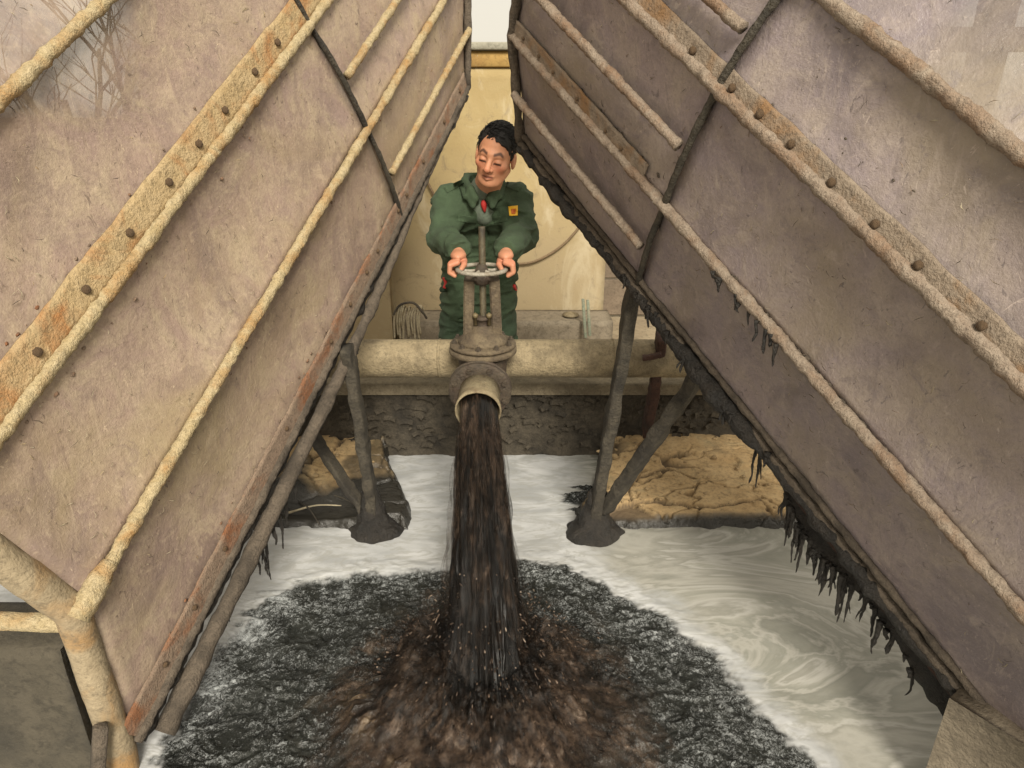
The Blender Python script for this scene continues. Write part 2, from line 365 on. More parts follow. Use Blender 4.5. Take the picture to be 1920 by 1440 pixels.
def m_water():
    t = NT("foam_and_black_water"); ch, br, gr, bd = t.attr("churn"), t.attr("brown"), t.attr("grey"), t.attr("band")
    ob = t.obj()
    fl = t.noise(2.3, 6, .55, 2.6, t.map(ob, (1, 1.7, 1)))
    fine = t.noise(26, 4, .65, .8, t.map(ob, (.6, 1.5, 1)))
    white = t.mix(t.ramp(fl, [(.38, 0), (.6, 1)]), (.33, .338, .34), (.49, .497, .50))
    white = t.mix(t.ramp(t.noise(5, 5, .6, 3.5, t.map(ob, (.6, 2, 1))), [(.50, 0), (.57, .7), (.64, 0)]), white, (.31, .31, .29))
    # marbled grey-green scum
    w = t.noise(1.25, 6, .55, 1.6, t.map(ob, (1, 2.3, 1), (0, 0, -.5)))
    mar = t.ramp(w, [(.30, (.25, .245, .205)), (.40, (.165, .165, .135)), (.44, (.34, .33, .29)), (.465, (.21, .21, .175)), (.50, (.27, .265, .225)), (.53, (.38, .37, .335)), (.56, (.23, .225, .19)), (.61, (.33, .32, .28)), (.70, (.18, .18, .15))])
    foam = t.mix(gr, white, mar)
    foam = t.mix(t.ramp(fine, [(.55, 0), (.8, .35)]), foam, (.30, .30, .28))
    f1 = t.noise(85, 4, .85, 1.4); f2 = t.noise(30, 5, .75, 1.6)
    blk = t.mix(t.ramp(t.noise(10, 4), [(.3, 0), (.7, 1)]), (.005, .006, .005), (.018, .020, .017))
    fleck = t.math('ADD', t.math('ADD', t.math('MULTIPLY', f1, .52), t.math('MULTIPLY', f2, .28)), t.math('MULTIPLY', t.attr('crest'), .20))
    blk = t.mix(t.ramp(t.math('ADD', fleck, t.math('MULTIPLY', bd, .10)), [(.535, 0), (.585, .4), (.66, .95)]), blk, (.36, .38, .385))
    brn = t.ramp(t.noise(1.5, 5, .60, 1.2, t.attr("flow", True)), [(.3, (.004, .003, .0025)), (.47, (.018, .012, .008)), (.58, (.06, .04, .024)), (.70, (.17, .125, .08))])
    col = t.mix(ch, foam, blk); col = t.mix(br, col, brn)
    t.bump(t.math('ADD', t.math('MULTIPLY', f1, t.math('ADD', t.math('MULTIPLY', ch, .6), .06)), t.math('MULTIPLY', t.noise(9, 4), .12)), .6, .010)
    return t.set(Base_Color=col, Roughness=t.mix(ch, .40, .16), Specular_IOR_Level=.5)
M['water'] = m_water()
def m_jet(name, veil=False):
    t = NT(name); fl = t.attr("flow", True); dk = t.attr("dark")
    n = t.noise(1.0, 5, .62, .6, fl); n2 = t.noise(3.4, 5, .7, .6, fl); n3 = t.noise(9, 4, .7, .4, fl)
    v = t.math('ADD', t.math('ADD', t.math('MULTIPLY', n, .52), t.math('MULTIPLY', n2, .36)), t.math('MULTIPLY', n3, .12))
    v = t.math('SUBTRACT', v, dk)
    col = t.ramp(v, [(.40, (.002, .0017, .0015)), (.48, (.008, .006, .0046)), (.53, (.034, .022, .015)), (.60, (.10, .068, .047)), (.69, (.24, .19, .15))])
    t.bump(v, .3, .02)
    if veil:
        a = t.math('ADD', t.math('MULTIPLY', n2, .8), t.math('MULTIPLY', n3, .2)); m = t.attr("cover")
        t.set(Alpha=t.math('MULTIPLY', m, t.ramp(t.math('ADD', a, t.math('MULTIPLY', m, .26)), [(.48, 0), (.92, .95)])))
    return t.set(Base_Color=col, Roughness=.50 if veil else .38, Specular_IOR_Level=.28)
M['jet'] = m_jet("brown_black_sewage"); M['veil'] = m_jet("brown_spray", True)
def m_flat(name, c, rough=.7, var=.25, sc=60):
    t = NT(name); n = t.noise(sc, 4, .65)
    t.bump(n, .25, .002)
    return t.set(Base_Color=t.mix(n, tuple(x*(1-var) for x in c), tuple(min(1, x*(1+var)) for x in c)), Roughness=rough)
def m_cloth(name, c):
    t = NT(name); n = t.noise(14, 5, .6, .5); w = t.noise(300, 2)
    col = t.mix(n, tuple(x*.5 for x in c), tuple(x*1.5 for x in c)); col = t.mix(t.ramp(t.noise(30, 4, .7), [(.6, 0), (.8, .5)]), col, tuple(x*1.9 for x in c))
    t.bump(t.math('ADD', w, t.math('MULTIPLY', t.noise(38, 4, .6, 1.6), 2.0)), .5, .006)
    return t.set(Base_Color=col, Roughness=.85)
M['jacket'] = m_cloth("green_cotton", (.036, .060, .029))
M['trouser'] = m_cloth("dark_green_cotton", (.026, .046, .023))
M['shirt'] = m_cloth("grey_green_shirt", (.13, .16, .12))
M['red'] = m_flat("red_cloth", (.50, .035, .03))
M['badge'] = m_flat("yellow_badge", (.75, .42, .03), .6)
M['badgered'] = m_flat("badge_orange", (.50, .12, .02), .6)
M['hair'] = m_flat("black_hair", (.006, .005, .0045), .75, .5, 180)
M['shoe'] = m_flat("dark_canvas_shoe", (.03, .035, .03), .8)
M['brass'] = m_flat("dull_brass", (.13, .10, .05), .6)
def m_skin():
    t = NT("tanned_skin"); a = t.n.new("ShaderNodeAttribute"); a.attribute_name = "tint"
    n = t.noise(120, 3); t.bump(n, .15, .001)
    t.b.inputs["Subsurface Weight"].default_value = .08; t.b.inputs["Subsurface Radius"].default_value = (.01, .004, .002)
    return t.set(Base_Color=t.mix(t.math('MULTIPLY', n, .3), a.outputs["Color"], (.30, .115, .06)), Roughness=.58)
M['skin'] = m_skin()

#==BODY==
# ------------------------------------------------------------------ setting: ground, water, banks
PX0, PX1, PY0, PY1 = -2.6, 2.8, -1.6, 2.92
def q4(a): return [tuple(a)]
gv = [(-400, -400, .03), (400, -400, .03), (400, 400, .03), (-400, 400, .03), (PX0, PY0, .03), (PX1, PY0, .03), (PX1, PY1, .03), (PX0, PY1, .03),
      (PX0, PY0, -.4), (PX1, PY0, -.4), (PX1, PY1, -.4), (PX0, PY1, -.4)]
gf = [(0, 1, 5, 4), (1, 2, 6, 5), (2, 3, 7, 6), (3, 0, 4, 7), (4, 5, 9, 8), (5, 6, 10, 9), (6, 7, 11, 10), (7, 4, 8, 11)]
tag(part("ground", (gv, gf), M['yard'], smooth=False), kind="structure")

def seg_dist(x, y, poly):
    """signed distance (inside negative) in pixels to polygon"""
    poly = np.asarray(poly, float); d = np.full(x.shape, 1e9); ins = np.zeros(x.shape, bool); n = len(poly)
    for i in range(n):
        a, b = poly[i], poly[(i+1) % n]; e = b-a
        t = np.clip(((x-a[0])*e[0]+(y-a[1])*e[1])/(e@e), 0, 1); d = np.minimum(d, np.hypot(x-a[0]-t*e[0], y-a[1]-t*e[1]))
        c = ((a[1] > y) != (b[1] > y)) & (x < (b[0]-a[0])*(y-a[1])/(b[1]-a[1]+1e-12)+a[0]); ins ^= c
    return np.where(ins, -d, d)
def ss(x, a, b): t = np.clip((x-a)/(b-a), 0, 1); return t*t*(3-2*t)
IMP = np.array([-.075, 1.47])                       # where the jet meets the water
def make_water():
    xs = np.r_[np.linspace(PX0, -1.05, 16)[:-1], np.linspace(-1.05, 1.35, 590), np.linspace(1.35, PX1, 16)[1:]]
    ys = np.r_[np.linspace(PY0, 1.0, 16)[:-1], np.linspace(1.0, PY1, 470)]
    X, Y = np.meshgrid(xs, ys); P0 = V3(X, Y, 0*X)
    # outline of the churned area on the water, from landmarks seen in the photograph
    out = [(280, 1440), (330, 1335), (400, 1215), (470, 1145), (560, 1095), (680, 1078), (800, 1072), (900, 1060), (1000, 1046), (1060, 1060), (1130, 1090), (1180, 1130), (1240, 1152), (1280, 1190), (1340, 1215), (1370, 1270), (1420, 1330), (1480, 1390), (1530, 1440), (1720, 1750), (120, 1750)]
    poly = np.array([atZ(a, b, 0)[:2] for a, b in out])
    D = seg_dist(X, Y, poly)                         # metres on the water plane
    D = D+.026*fbm(V3(X*9, Y*9, 0*X), 4)+.032*fbm(V3(X*30, Y*42, 0*X+4), 4)
    churn = 1-ss(D+.012*fbm(V3(X*90, Y*90, 0*X), 2), -.022, .016); band = 1-ss(np.abs(D+.05), .02, .16)
    wisp = ss(fbm(V3(X*5+3, Y*16, 0*X+9), 4), .12, .5)
    left = ss(X, -.25, -.75); churn = np.maximum(churn, .55*wisp*(1-ss(D, 0, .16))*left)
    band = band*.25+.75*left*(1-ss(-D, .02, .22))*ss(fbm(V3(X*6, Y*10, 0*X+6), 3), -.3, .3)
    # dark wet fringe by the right-hand foot
    ex = atZ(1105, 935, 0); fr = np.exp(-(((X-ex[0])/.12)**2+((Y-ex[1])/.16)**2)); churn = np.maximum(churn, ss(fr*1.15+.75*fbm(V3(X*8, Y*34, 0*X+2), 4), .55, .85))
    dx, dy = X-IMP[0], Y-IMP[1]; r = np.hypot(dx*.92, dy*1.0); ang = np.arctan2(dy, dx)
    rr = r+.05*fbm(V3(np.cos(ang)*3, np.sin(ang)*3, 0*X), 3)
    front = ss(-dy, -.12, .25)                       # thrown forward, towards the viewer
    brown = (1-ss(rr, .26, .50))*(.15+.85*front)
    brown = np.clip(brown*1.3+.5*(brown > .05)*fbm(V3(X*14, Y*14, 0*X+3), 3), 0, 1)
    grey = ss(X+.10*fbm(V3(X*4, Y*4, 0*X+3), 3), .16, .42)*ss(D+.05*fbm(V3(X*7, Y*7, 0*X+13), 3), .02, .12)*.92
    warp = V3(X, Y, 0*X)+.03*V3(vn(V3(X*8, Y*8, 0*X)), vn(V3(X*8, Y*8, 0*X+5)), 0*X)
    wy = (warp+.02*V3(vn(P0*19), vn(P0*19+3), 0*X))*np.array([1, 1.7, 1]); ridg = 1-np.abs(fbm(wy*13, 4))*1.6; ridg2 = 1-np.abs(fbm(wy*34, 3))*1.6; crest = np.clip(.5+.55*(.6*ridg+.4*ridg2-.55), 0, 1)
    H = churn*(.009*(ridg-.6)+.007*(ridg2-.6)+.020*fbm(P0*6, 3)+.005*fbm(wy*75, 2))
    H += .030*np.exp(-((r-.34)/.10)**2)*churn*(1+.8*fbm(V3(X*12, Y*12, 0*X+1), 3))
    flow = V3(ang*1.3, r*2.2, 0*X)
    strk = fbm(V3(np.cos(ang)*9, np.sin(ang)*9, r*9), 4)
    H += brown*(.035+.060*np.maximum(0, strk+.25)+.020*(1-np.abs(fbm(V3(np.cos(ang)*11, np.sin(ang)*11, r*16), 2))))*np.exp(-(r/.40)**2)
    H += (1-churn)*(.0018*fbm(V3(X*7, Y*14, 0*X), 3)+.004*np.exp(-((D-.03)/.03)**2))
    H *= 1-ss(Y, 2.6, 2.9)*.5
    v = V3(X, Y, H).reshape(-1, 3); me = mesh("water", v, grid_faces(len(ys), len(xs)))
    for n, a in (("churn", churn), ("brown", brown), ("grey", grey), ("band", band), ("crest", crest)): attr(me, n, a.ravel())
    attr(me, "flow", V3(np.cos(ang)*2.6+X*3, np.sin(ang)*2.6+Y*3, r*5).reshape(-1, 3))
    tag(link("water", me, M['water']), kind="structure")
make_water()

def bank(side):
    if side > 0: xs = np.linspace(.16, PX1-.01, 380)
    else: xs = np.linspace(PX0+.01, -.36, 330)
    ys = np.linspace(2.16, 2.905, 180); X, Y = np.meshgrid(xs, ys)
    n1 = fbm(V3(X*6, Y*6, 0*X+side), 4); n2 = fbm(V3(X*25, Y*25, 0*X+side), 3)
    fe = Y-2.275+.030*n1+.014*n2
    if side > 0: se = X-(.235+.19*ss(Y, 2.3, 2.85))+.05*n1+.02*n2
    else: se = -(X+.43+.17*ss(Y, 2.3, 2.85))+.05*n1+.02*n2
    e = np.minimum(fe, se); top = .060+.010*n1+.004*n2+.05*ss(Y, 2.5, 2.9)
    cr = np.abs(fbm(V3(X*3.2+9, Y*5, 0*X+2*side), 4)); ck = (1-ss(cr, .0, .022))*ss(fbm(V3(X*2, Y*2, 0*X+4), 2), -.25, .15); top -= .030*ck
    gx, gy = X+.09*fbm(V3(X*7, Y*7, 0*X+1), 4), Y+.07*fbm(V3(X*7, Y*7, 0*X+8), 4); rs = np.random.default_rng(11+side); pts = np.stack([rs.uniform(xs[0], xs[-1], 46), rs.uniform(2.2, 2.95, 46)], 1)
    dd = np.sqrt((gx[..., None]-pts[:, 0])**2+((gy[..., None]-pts[:, 1])*1.5)**2); so = np.sort(dd, -1); vk = 1-ss(so[..., 1]-so[..., 0], .002, .014); vk *= ss(fbm(V3(X*4, Y*4, 0*X+5), 3), -.15, .2)
    plate = np.take(rs.uniform(-.012, .012, 46), np.argmin(dd, -1)); top = top+plate*.8-.022*vk; ck = np.maximum(ck*.6, vk)
    H = -.05+(top+.05)*ss(e, -.03, .035)
    wet = np.clip(1-ss(e, .015, .05)+.0*n1, 0, 1)
    wet = np.maximum(wet, .8*ss(n1, .25, .5)*ss(Y, 2.7, 2.8))
    if side < 0:
        hole = np.exp(-(((X+.82)/.22)**4+((Y-2.38)/.09)**4)); H = H*(1-hole)+hole*(.010+.003*n2); wet = np.maximum(wet, ss(hole, .2, .6)); wet = np.maximum(wet, ss(.10-(Y-2.52)+.14*n1+.35*np.clip(X+.75, 0, 1)*0, .0, .12)); wet = np.maximum(wet, .75*ss(n1+.3, .1, .5))
    v = V3(X, Y, H).reshape(-1, 3); me = mesh("dirt_bank", v, grid_faces(*X.shape)); attr(me, "wet", wet.ravel()); attr(me, "crack", ck.ravel())
    tag(link("dirt_bank", me, M['dirt']), kind="structure")
bank(1); bank(-1)
cl = []
for i in range(120):
    sd_ = random.choice((1, 1, -1)); x = random.uniform(.40, 1.2) if sd_ > 0 else random.uniform(-1.15, -.62); y = random.uniform(2.32, 2.86)
    if sd_ < 0 and y < 2.52: continue
    r = random.uniform(.003, .014)*random.choice((.6, .8, 1.0)); v, f = lathe([(0, -.8), (.8, -.5), (1, 0), (.75, .55), (0, .8)], (0, 0, 0), (0, 0, 1), 6)
    v = v*r*np.array([random.uniform(.8, 1.4), random.uniform(.8, 1.4), .7]); v = v+v*.35*vn(v*(1.3/r)+i)[:, None]; cl.append((v+[x, y, .068+.05*float(ss(y, 2.5, 2.9))], f))
me_ = mesh("clods", *join(*cl)); attr(me_, "wet", np.zeros(len(me_.vertices))+.25); attr(me_, "crack", np.zeros(len(me_.vertices)))
tag(link("clods", me_, M['dirt']), "loose clods of dirt scattered over the sandy banks", kind="stuff")
for k, (a_, b_) in enumerate((((540, 962), (640, 948)), ((560, 940), (600, 985)), ((600, 925), (680, 955)))):
    p_, q_ = atZ(*a_, .022), atZ(*b_, .03); o = part("twig", tube(spline([p_, (p_+q_)/2+[0, .01, .012], q_], 14), np.linspace(.005, .002, 14), 6, .0015, 80), M['rope'] if k == 0 else M['legm']); tag(o, ("pale twig", "short dark twig", "long dark twig")[k]+" lying in the black puddle under the left screen", "twig", "twigs in the puddle")

# ------------------------------------------------------------------ low concrete wall under the pipe
def rough_slab(x0, x1, yf, yb, z0, z1, nx, nz, amp, freq):
    """box whose front and top are one rough grid"""
    xs = np.linspace(x0, x1, nx); prof = [(yf, z0+(z1-z0)*k/(nz-1)) for k in range(nz)]+[(yf+(yb-yf)*k/6, z1) for k in range(1, 7)]+[(yb, z0)]
    G = np.array([[(x, a, b) for x in xs] for a, b in prof]); n = fbm(G*freq, 4)
    w = np.ones(len(prof)); w[0] = w[-1] = 0
    G[..., 1] -= amp*n*w[:, None]; G[nz-1:-1, :, 2] += amp*.5*n[nz-1:-1]
    ny = len(prof); f = grid_faces(ny, nx)[:, ::-1].tolist(); f += [tuple(r*nx for r in range(ny)), tuple(r*nx+nx-1 for r in range(ny))[::-1]]
    return G.reshape(-1, 3), [q[::-1] for q in f]
lw = thing("concrete_kerb_wall", (0, 2.95, 0), "low grimy concrete wall toned darker for shade with curled flakes running under the horizontal pipe", "wall")
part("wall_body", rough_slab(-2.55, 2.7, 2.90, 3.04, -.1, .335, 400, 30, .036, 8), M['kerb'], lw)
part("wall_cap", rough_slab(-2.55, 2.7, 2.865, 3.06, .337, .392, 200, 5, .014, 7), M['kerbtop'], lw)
fl = []
for i in range(230):
    x, z = random.uniform(-.85, 1.05), random.uniform(.06, .33); a = random.uniform(-.7, .7); s = random.uniform(.010, .032)
    G = []
    for k in range(4):
        t = k/3*2-1; lift = .004+.012*(abs(t)**1.6)*random.uniform(.6, 1.3)
        for j in (-1, 1):
            p = np.array([t*s*math.cos(a)-j*s*.45*math.sin(a), 0, t*s*math.sin(a)*.7+j*s*.45*math.cos(a)])
            G.append((x+p[0], 2.885-lift, z+p[2]))
    fl.append((G, [(0, 1, 3, 2), (2, 3, 5, 4), (4, 5, 7, 6)]))
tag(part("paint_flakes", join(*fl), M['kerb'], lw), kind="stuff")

# ------------------------------------------------------------------ the two sloping screens
def unit(v): v = np.asarray(v, float); return v/np.linalg.norm(v)
class Shell:
    def __init__(s, vp, uv, sn, sf, hoop, vis):
        s.d = unit(ray(*vp)); s.e1 = unit([s.d[1], -s.d[0], 0]); s.e2 = np.cross(s.e1, s.d)
        s.uv = [np.array(a, float) for a in uv]; s.sn, s.sf, s.hoop, s.vis = sn, sf, hoop, vis
    def P(s, uv, t): return O+uv[0]*s.e1+uv[1]*s.e2+t*s.d
    def nrm2(s, i):                                   # outward normal of panel i in section
        e = s.uv[i+1]-s.uv[i]; n = np.array([-e[1], e[0]]); n /= np.linalg.norm(n)
        return n if n[0]*s.vis > 0 else -n
    def n3(s, n2): return n2[0]*s.e1+n2[1]*s.e2
    def line(s, uv, t0, t1, n): return np.array([s.P(uv, t) for t in np.linspace(t0, t1, n)])
    def s_at(s, uv, px):                              # parameter where the line crosses a pixel row
        ts = np.linspace(-1, 3.2, 900); y = px_of(np.array([s.P(uv, t) for t in ts]))[1]
        return float(np.interp(-px, -y, ts))
def build_shell(S_, th, mm, mb, ms, strip, bolts, shorts, mstrip=None, clean=None):
    n = len(S_.uv)
    for i in range(n-1):
        n2 = S_.nrm2(i); n3 = S_.n3(n2)
        cuts = [None, S_.hoop, None]
        for k in range(2):
            nx, ny = 16, 40
            a = np.linspace(0, 1, nx); G = np.zeros((ny, nx, 3))
            for j, u in enumerate(a):
                uv = S_.uv[i]*(1-u)+S_.uv[i+1]*u
                lo = (S_.sn[i]*(1-u)+S_.sn[i+1]*u) if k == 0 else S_.hoop+.0006
                hi = S_.hoop-.0006 if k == 0 else (S_.sf[i]*(1-u)+S_.sf[i+1]*u)
                for r, t in enumerate(np.linspace(lo, hi, ny)):
                    sag = .020*math.sin(math.pi*u)*(math.sin(math.pi*r/(ny-1)) if k == 0 else .3)
                    G[r, j] = S_.P(uv-n2*(.010+sag), t)
            G += n3*(fbm(G*4+i, 3)*.007)[..., None]
            v, f = sheet(G, .004, n3)
            me = mesh("mesh_panel", v, f)
            x, y = px_of(v); attr(me, "clean", clean(x+60*fbm(v*6, 3), y+40*fbm(v*6+5, 3))); eg = np.tile(np.tile(a, ny), 2); tk = np.repeat(np.linspace(0, 1, ny), nx); attr(me, "edge", (np.exp(-eg/.05)*.8 if i == 0 else np.exp(-eg/.03)*.35)+.20*np.exp(-(1-eg)/.02)-.12)
            link("mesh_panel", me, mm, th)
    for i in range(n):                                # long bars along every corner
        P = S_.line(S_.uv[i], S_.sn[i], S_.sf[i], 330)
        P = P+.004*np.stack([fbm(P*3+k, 2) for k in range(3)], 1)
        part("long_bar", tube(P, .0150+.003*fbm(P*25, 2), 12, .0062, 75), mb if i else M['mudl'], th)
    for (i, k, t0, t1) in shorts:                     # short bars above the hoop only
        uv = S_.uv[i]*(1-k)+S_.uv[i+1]*k+S_.nrm2(i)*.016
        P = S_.line(uv, t0, t1, 150); part("short_bar", tube(P, .0135, 12, .005, 75), mb, th)
    for ht, r in ((S_.hoop, .0095),):                  # hoop round the outside, bowed between corners
        P = []
        for i in range(n-1):
            for u in np.linspace(0, 1, 12)[:-1]:
                uv = S_.uv[i]*(1-u)+S_.uv[i+1]*u+S_.nrm2(i)*(-.004+.012*math.sin(math.pi*u)); P.append(S_.P(uv, ht))
        part("hoop", tube(resample(P, 110), r, 8, .004, 60), M['legm'], th)
    P = [S_.P(S_.uv[i], S_.sf[i]) for i in range(n)]
    part("end_rim", tube(resample(P, 70), .016, 8, .009, 40), M['mudl'], th)
    for (i, k, t0, t1, m, thick) in strip:            # flat bolted strips
        e = S_.uv[i+1]-S_.uv[i]; n2 = S_.nrm2(i); n3 = S_.n3(n2); ny = 120; G = np.zeros((ny, 6, 3))
        for r, t in enumerate(np.linspace(t0, t1, ny)):
            for j in range(6): G[r, j] = S_.P(S_.uv[i]+e*(k[0]+(k[1]-k[0])*j/5)+n2*thick, t)
        G += n3*(fbm(G*30, 3)*.003)[..., None]+S_.n3(unit(e))*(fbm(G*18+7, 3)*.006*(np.array([0, 0, 0, 0, .4, 1])[None]))[..., None]
        part("flat_strip", sheet(G, .005, n3), m, th)
    bm = None
    for (i, k, rows, sz, off) in bolts:
        for py in rows:
            uv = S_.uv[i]+(S_.uv[i+1]-S_.uv[i])*k; t = S_.s_at(uv, py); n2 = S_.nrm2(i); c = S_.P(uv+n2*off, t)
            if bm is None:
                v, f = lathe([(.0, 0), (1, 0), (1.05, .5), (.8, .85), (0.0, .95)], (0, 0, 0), (0, 0, 1), 7); v = v+.12*vn(v*2.3)[:, None]*v; bm = mesh("bolt", v, f); bm.materials.append(M['bolt'])
            o = bpy.data.objects.new("bolt", bm); COL.objects.link(o)
            o.parent = th; o.matrix_parent_inverse = Matrix.Translation(th.location).inverted()
            o.location = c; o.rotation_euler = Vector(S_.n3(n2)).to_track_quat('Z', 'Y').to_euler(); o.scale = (sz,)*3
def drips(S_, base, rows, out):
    for t, L in rows:
        p = base(t); m = max(8, int(L/.005)); z = np.linspace(0, 1, m); w = random.uniform(.004, .016); ph = random.uniform(0, 6); sd_ = random.uniform(0, 99)
        P = V3(p[0]+w*fbm(V3(z*2.2+sd_, 0*z, 0*z), 2)*(z**.6)+random.uniform(-.012, .012), p[1]+w*fbm(V3(z*2.2+sd_, 0*z+7, 0*z), 2)*z, p[2]+.012-L*z)
        r0 = random.uniform(.004, .0085); r = r0*((1-z)**1.3)+.0016+.0022*np.abs(vn(P*70))+random.choice((0, 0, .003))*np.exp(-((z-random.uniform(.5, .95))/.12)**2); r[-1] = .0006
        out.append(tube(P, r, 5, .0018, 110))
        if L > .06 and random.random() < .5:
            k = int(m*random.uniform(.2, .5)); Q = P[k:]*1.0; q = np.linspace(0, 1, len(Q)); Q[:, 0] += .012*random.choice((-1, 1))*q**.7; Q[:, 2] = P[k, 2]+(Q[:, 2]-P[k, 2])*random.uniform(.4, .8); out.append(tube(Q, r[k:]*.7, 5, .0012, 110))
Lsh = Shell((1673, -1408), [(-1.311, -1.674), (-1.29, -1.272), (-1.33, -.909), (-1.395, -.546), (-1.58, -.22), (-1.88, -.02)],
            [-.193, .066, .14, .19, .23, .28], [2.51, 2.78, 2.84, 2.66, 2.66, 2.66], 1.684, 1)
Rsh = Shell((-659, -1770), [(1.5675, -1.204), (1.43, -.866), (1.345, -.527), (1.363, -.279), (1.50, -.02), (1.76, .16)],
            [-.59, -.75, -.8, -.8, -.8, -.8], [1.57, 1.65, 1.66, 1.56, 1.56, 1.56], .85, -1)
thL = thing("sloping_screen", (*Lsh.P(Lsh.uv[0], 1.0)[:2], 0), "tan mud-caked mesh screen with ochre bars sloping down on the left", "screen", "sloping mesh screens")
thR = thing("sloping_screen", (*Rsh.P(Rsh.uv[0], .3)[:2], 0), "mauve grey mesh screen hung with black mud sloping down on the right", "screen", "sloping mesh screens")
def cleanL(x, y):
    a = (1-ss(x, 215, 330))*(1-ss(y, 180, 235)); b = (1-ss(x, 300, 520))*(1-ss(y, 500, 800))
    return np.clip((.50*a+.06*b), 0, .8)
def cleanR(x, y):
    a = ss(x, 1720, 1840)*(1-ss(y, 170, 270)); return np.clip(.42*a, 0, .8)
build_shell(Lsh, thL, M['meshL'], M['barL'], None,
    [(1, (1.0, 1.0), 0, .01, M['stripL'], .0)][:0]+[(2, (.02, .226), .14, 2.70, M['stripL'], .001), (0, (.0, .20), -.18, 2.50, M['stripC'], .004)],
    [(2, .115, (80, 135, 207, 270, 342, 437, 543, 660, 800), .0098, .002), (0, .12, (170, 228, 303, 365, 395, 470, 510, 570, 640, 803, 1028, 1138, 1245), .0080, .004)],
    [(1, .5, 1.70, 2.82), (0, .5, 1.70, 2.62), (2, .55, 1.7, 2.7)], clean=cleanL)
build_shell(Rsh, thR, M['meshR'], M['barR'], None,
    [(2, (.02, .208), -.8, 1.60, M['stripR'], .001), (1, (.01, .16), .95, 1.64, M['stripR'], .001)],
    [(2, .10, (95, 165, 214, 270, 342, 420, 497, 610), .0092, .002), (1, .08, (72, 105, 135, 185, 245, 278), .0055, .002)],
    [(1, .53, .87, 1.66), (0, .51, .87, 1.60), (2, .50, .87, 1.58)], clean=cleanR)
def scraps(S_, th, n, col_mats, name, lo, hi, smin_, smax_, w):
    out = [[] for _ in col_mats]
    for q in range(n):
        i = random.randint(0, 3); u = random.random(); uv = S_.uv[i]*(1-u)+S_.uv[i+1]*u; n2 = S_.nrm2(i); sag = .012*math.sin(math.pi*u)
        c = S_.P(uv-n2*(.004+sag), random.uniform(lo, hi)); e = S_.n3(unit(S_.uv[i+1]-S_.uv[i])); a = random.uniform(0, 6.28); L = random.uniform(smin_, smax_); n3 = S_.n3(n2)
        d1 = e*math.cos(a)+S_.d*math.sin(a); d2 = -e*math.sin(a)+S_.d*math.cos(a); bend = random.uniform(-.5, .5)*L
        P = np.array([c-d1*L/2, c+d2*bend*.5+n3*random.uniform(0, .006), c+d1*L/2+d2*bend*.2]); ww = w*random.uniform(.6, 1.5)
        out[q % len(col_mats)].append(tube(P, [ww*.5, ww, ww*.3], 3))
    for k, m in enumerate(col_mats): tag(part(name, join(*out[k]), m, th), kind="stuff")
scraps(Lsh, thL, 900, [M['mudl'], M['rope'], M['barL'], M['rope']], "pulp_scraps", .15, 2.75, .004, .026, .0008)
scraps(Rsh, thR, 700, [M['mudl'], M['rope'], M['barR'], M['barR']], "pulp_scraps", -.7, 1.6, .004, .024, .0008)
def splatter(S_, th, spec, m):
    out = []
    for (i, k0, k1, t0, t1, n, rmax) in spec:
        for q in range(n):
            u = random.uniform(k0, k1); n2 = S_.nrm2(i); c = S_.P(S_.uv[i]*(1-u)+S_.uv[i+1]*u-n2*(.009+.012*math.sin(math.pi*u)*(u > .2)), random.uniform(t0, t1)); r = rmax*random.uniform(.2, 1)**2
            v, f = lathe([(0, -.5), (.9, -.3), (1, .1), (.6, .4), (0, .5)], (0, 0, 0), S_.n3(n2), 7); v = v*r; v = v+v*.5*vn(v*(1.4/r)+q)[:, None]; v = v+np.outer(v@S_.d, S_.d)*random.uniform(0, .8); out.append((v+c, f))
    tag(part("mud_splatter", join(*out), m, th), kind="stuff")
splatter(Rsh, thR, [(2, .15, .45, .35, .95, 45, .0032), (2, .0, .2, -.6, 1.6, 200, .005), (1, .0, .16, .9, 1.6, 120, .004), (0, .0, .08, -.6, 1.6, 420, .008), (1, .0, .04, .1, .8, 80, .008)], M['mudl'])
splatter(Lsh, thL, [(2, .0, .25, .2, 2.8, 260, .0045), (0, .0, .22, -.1, 2.6, 320, .005), (0, .85, 1.0, .2, 2.6, 120, .004), (1, .80, 1.0, .2, 2.7, 160, .004)], M['stripC'])
# near end of the left screen: broad rim pipe with welded knuckle and stub pipe
P = [Lsh.P(Lsh.uv[i]+Lsh.nrm2(min(i, 4))*(-.03), Lsh.sn[i]-.03) for i in range(6)]
P0 = P[0]+np.array([0, -.01, -.22]); P = [P0]+P
part("near_rim", tube(resample(P, 90), .036, 14, .006, 22), M['rimL'], thL)
K = Lsh.P(Lsh.uv[1], .05)
part("weld_knuckle", tube(np.array([K+Lsh.d*t for t in np.linspace(-.03, .10, 14)]), np.linspace(.028, .019, 14), 10, .010, 45), M['barL'], thL)
part("stub_pipe", tube(np.linspace(K+np.array([-.03, .01, -.06]), K+np.array([-1.0, .0, -.02]), 40), .021, 12, .004, 40), M['barL'], thL)
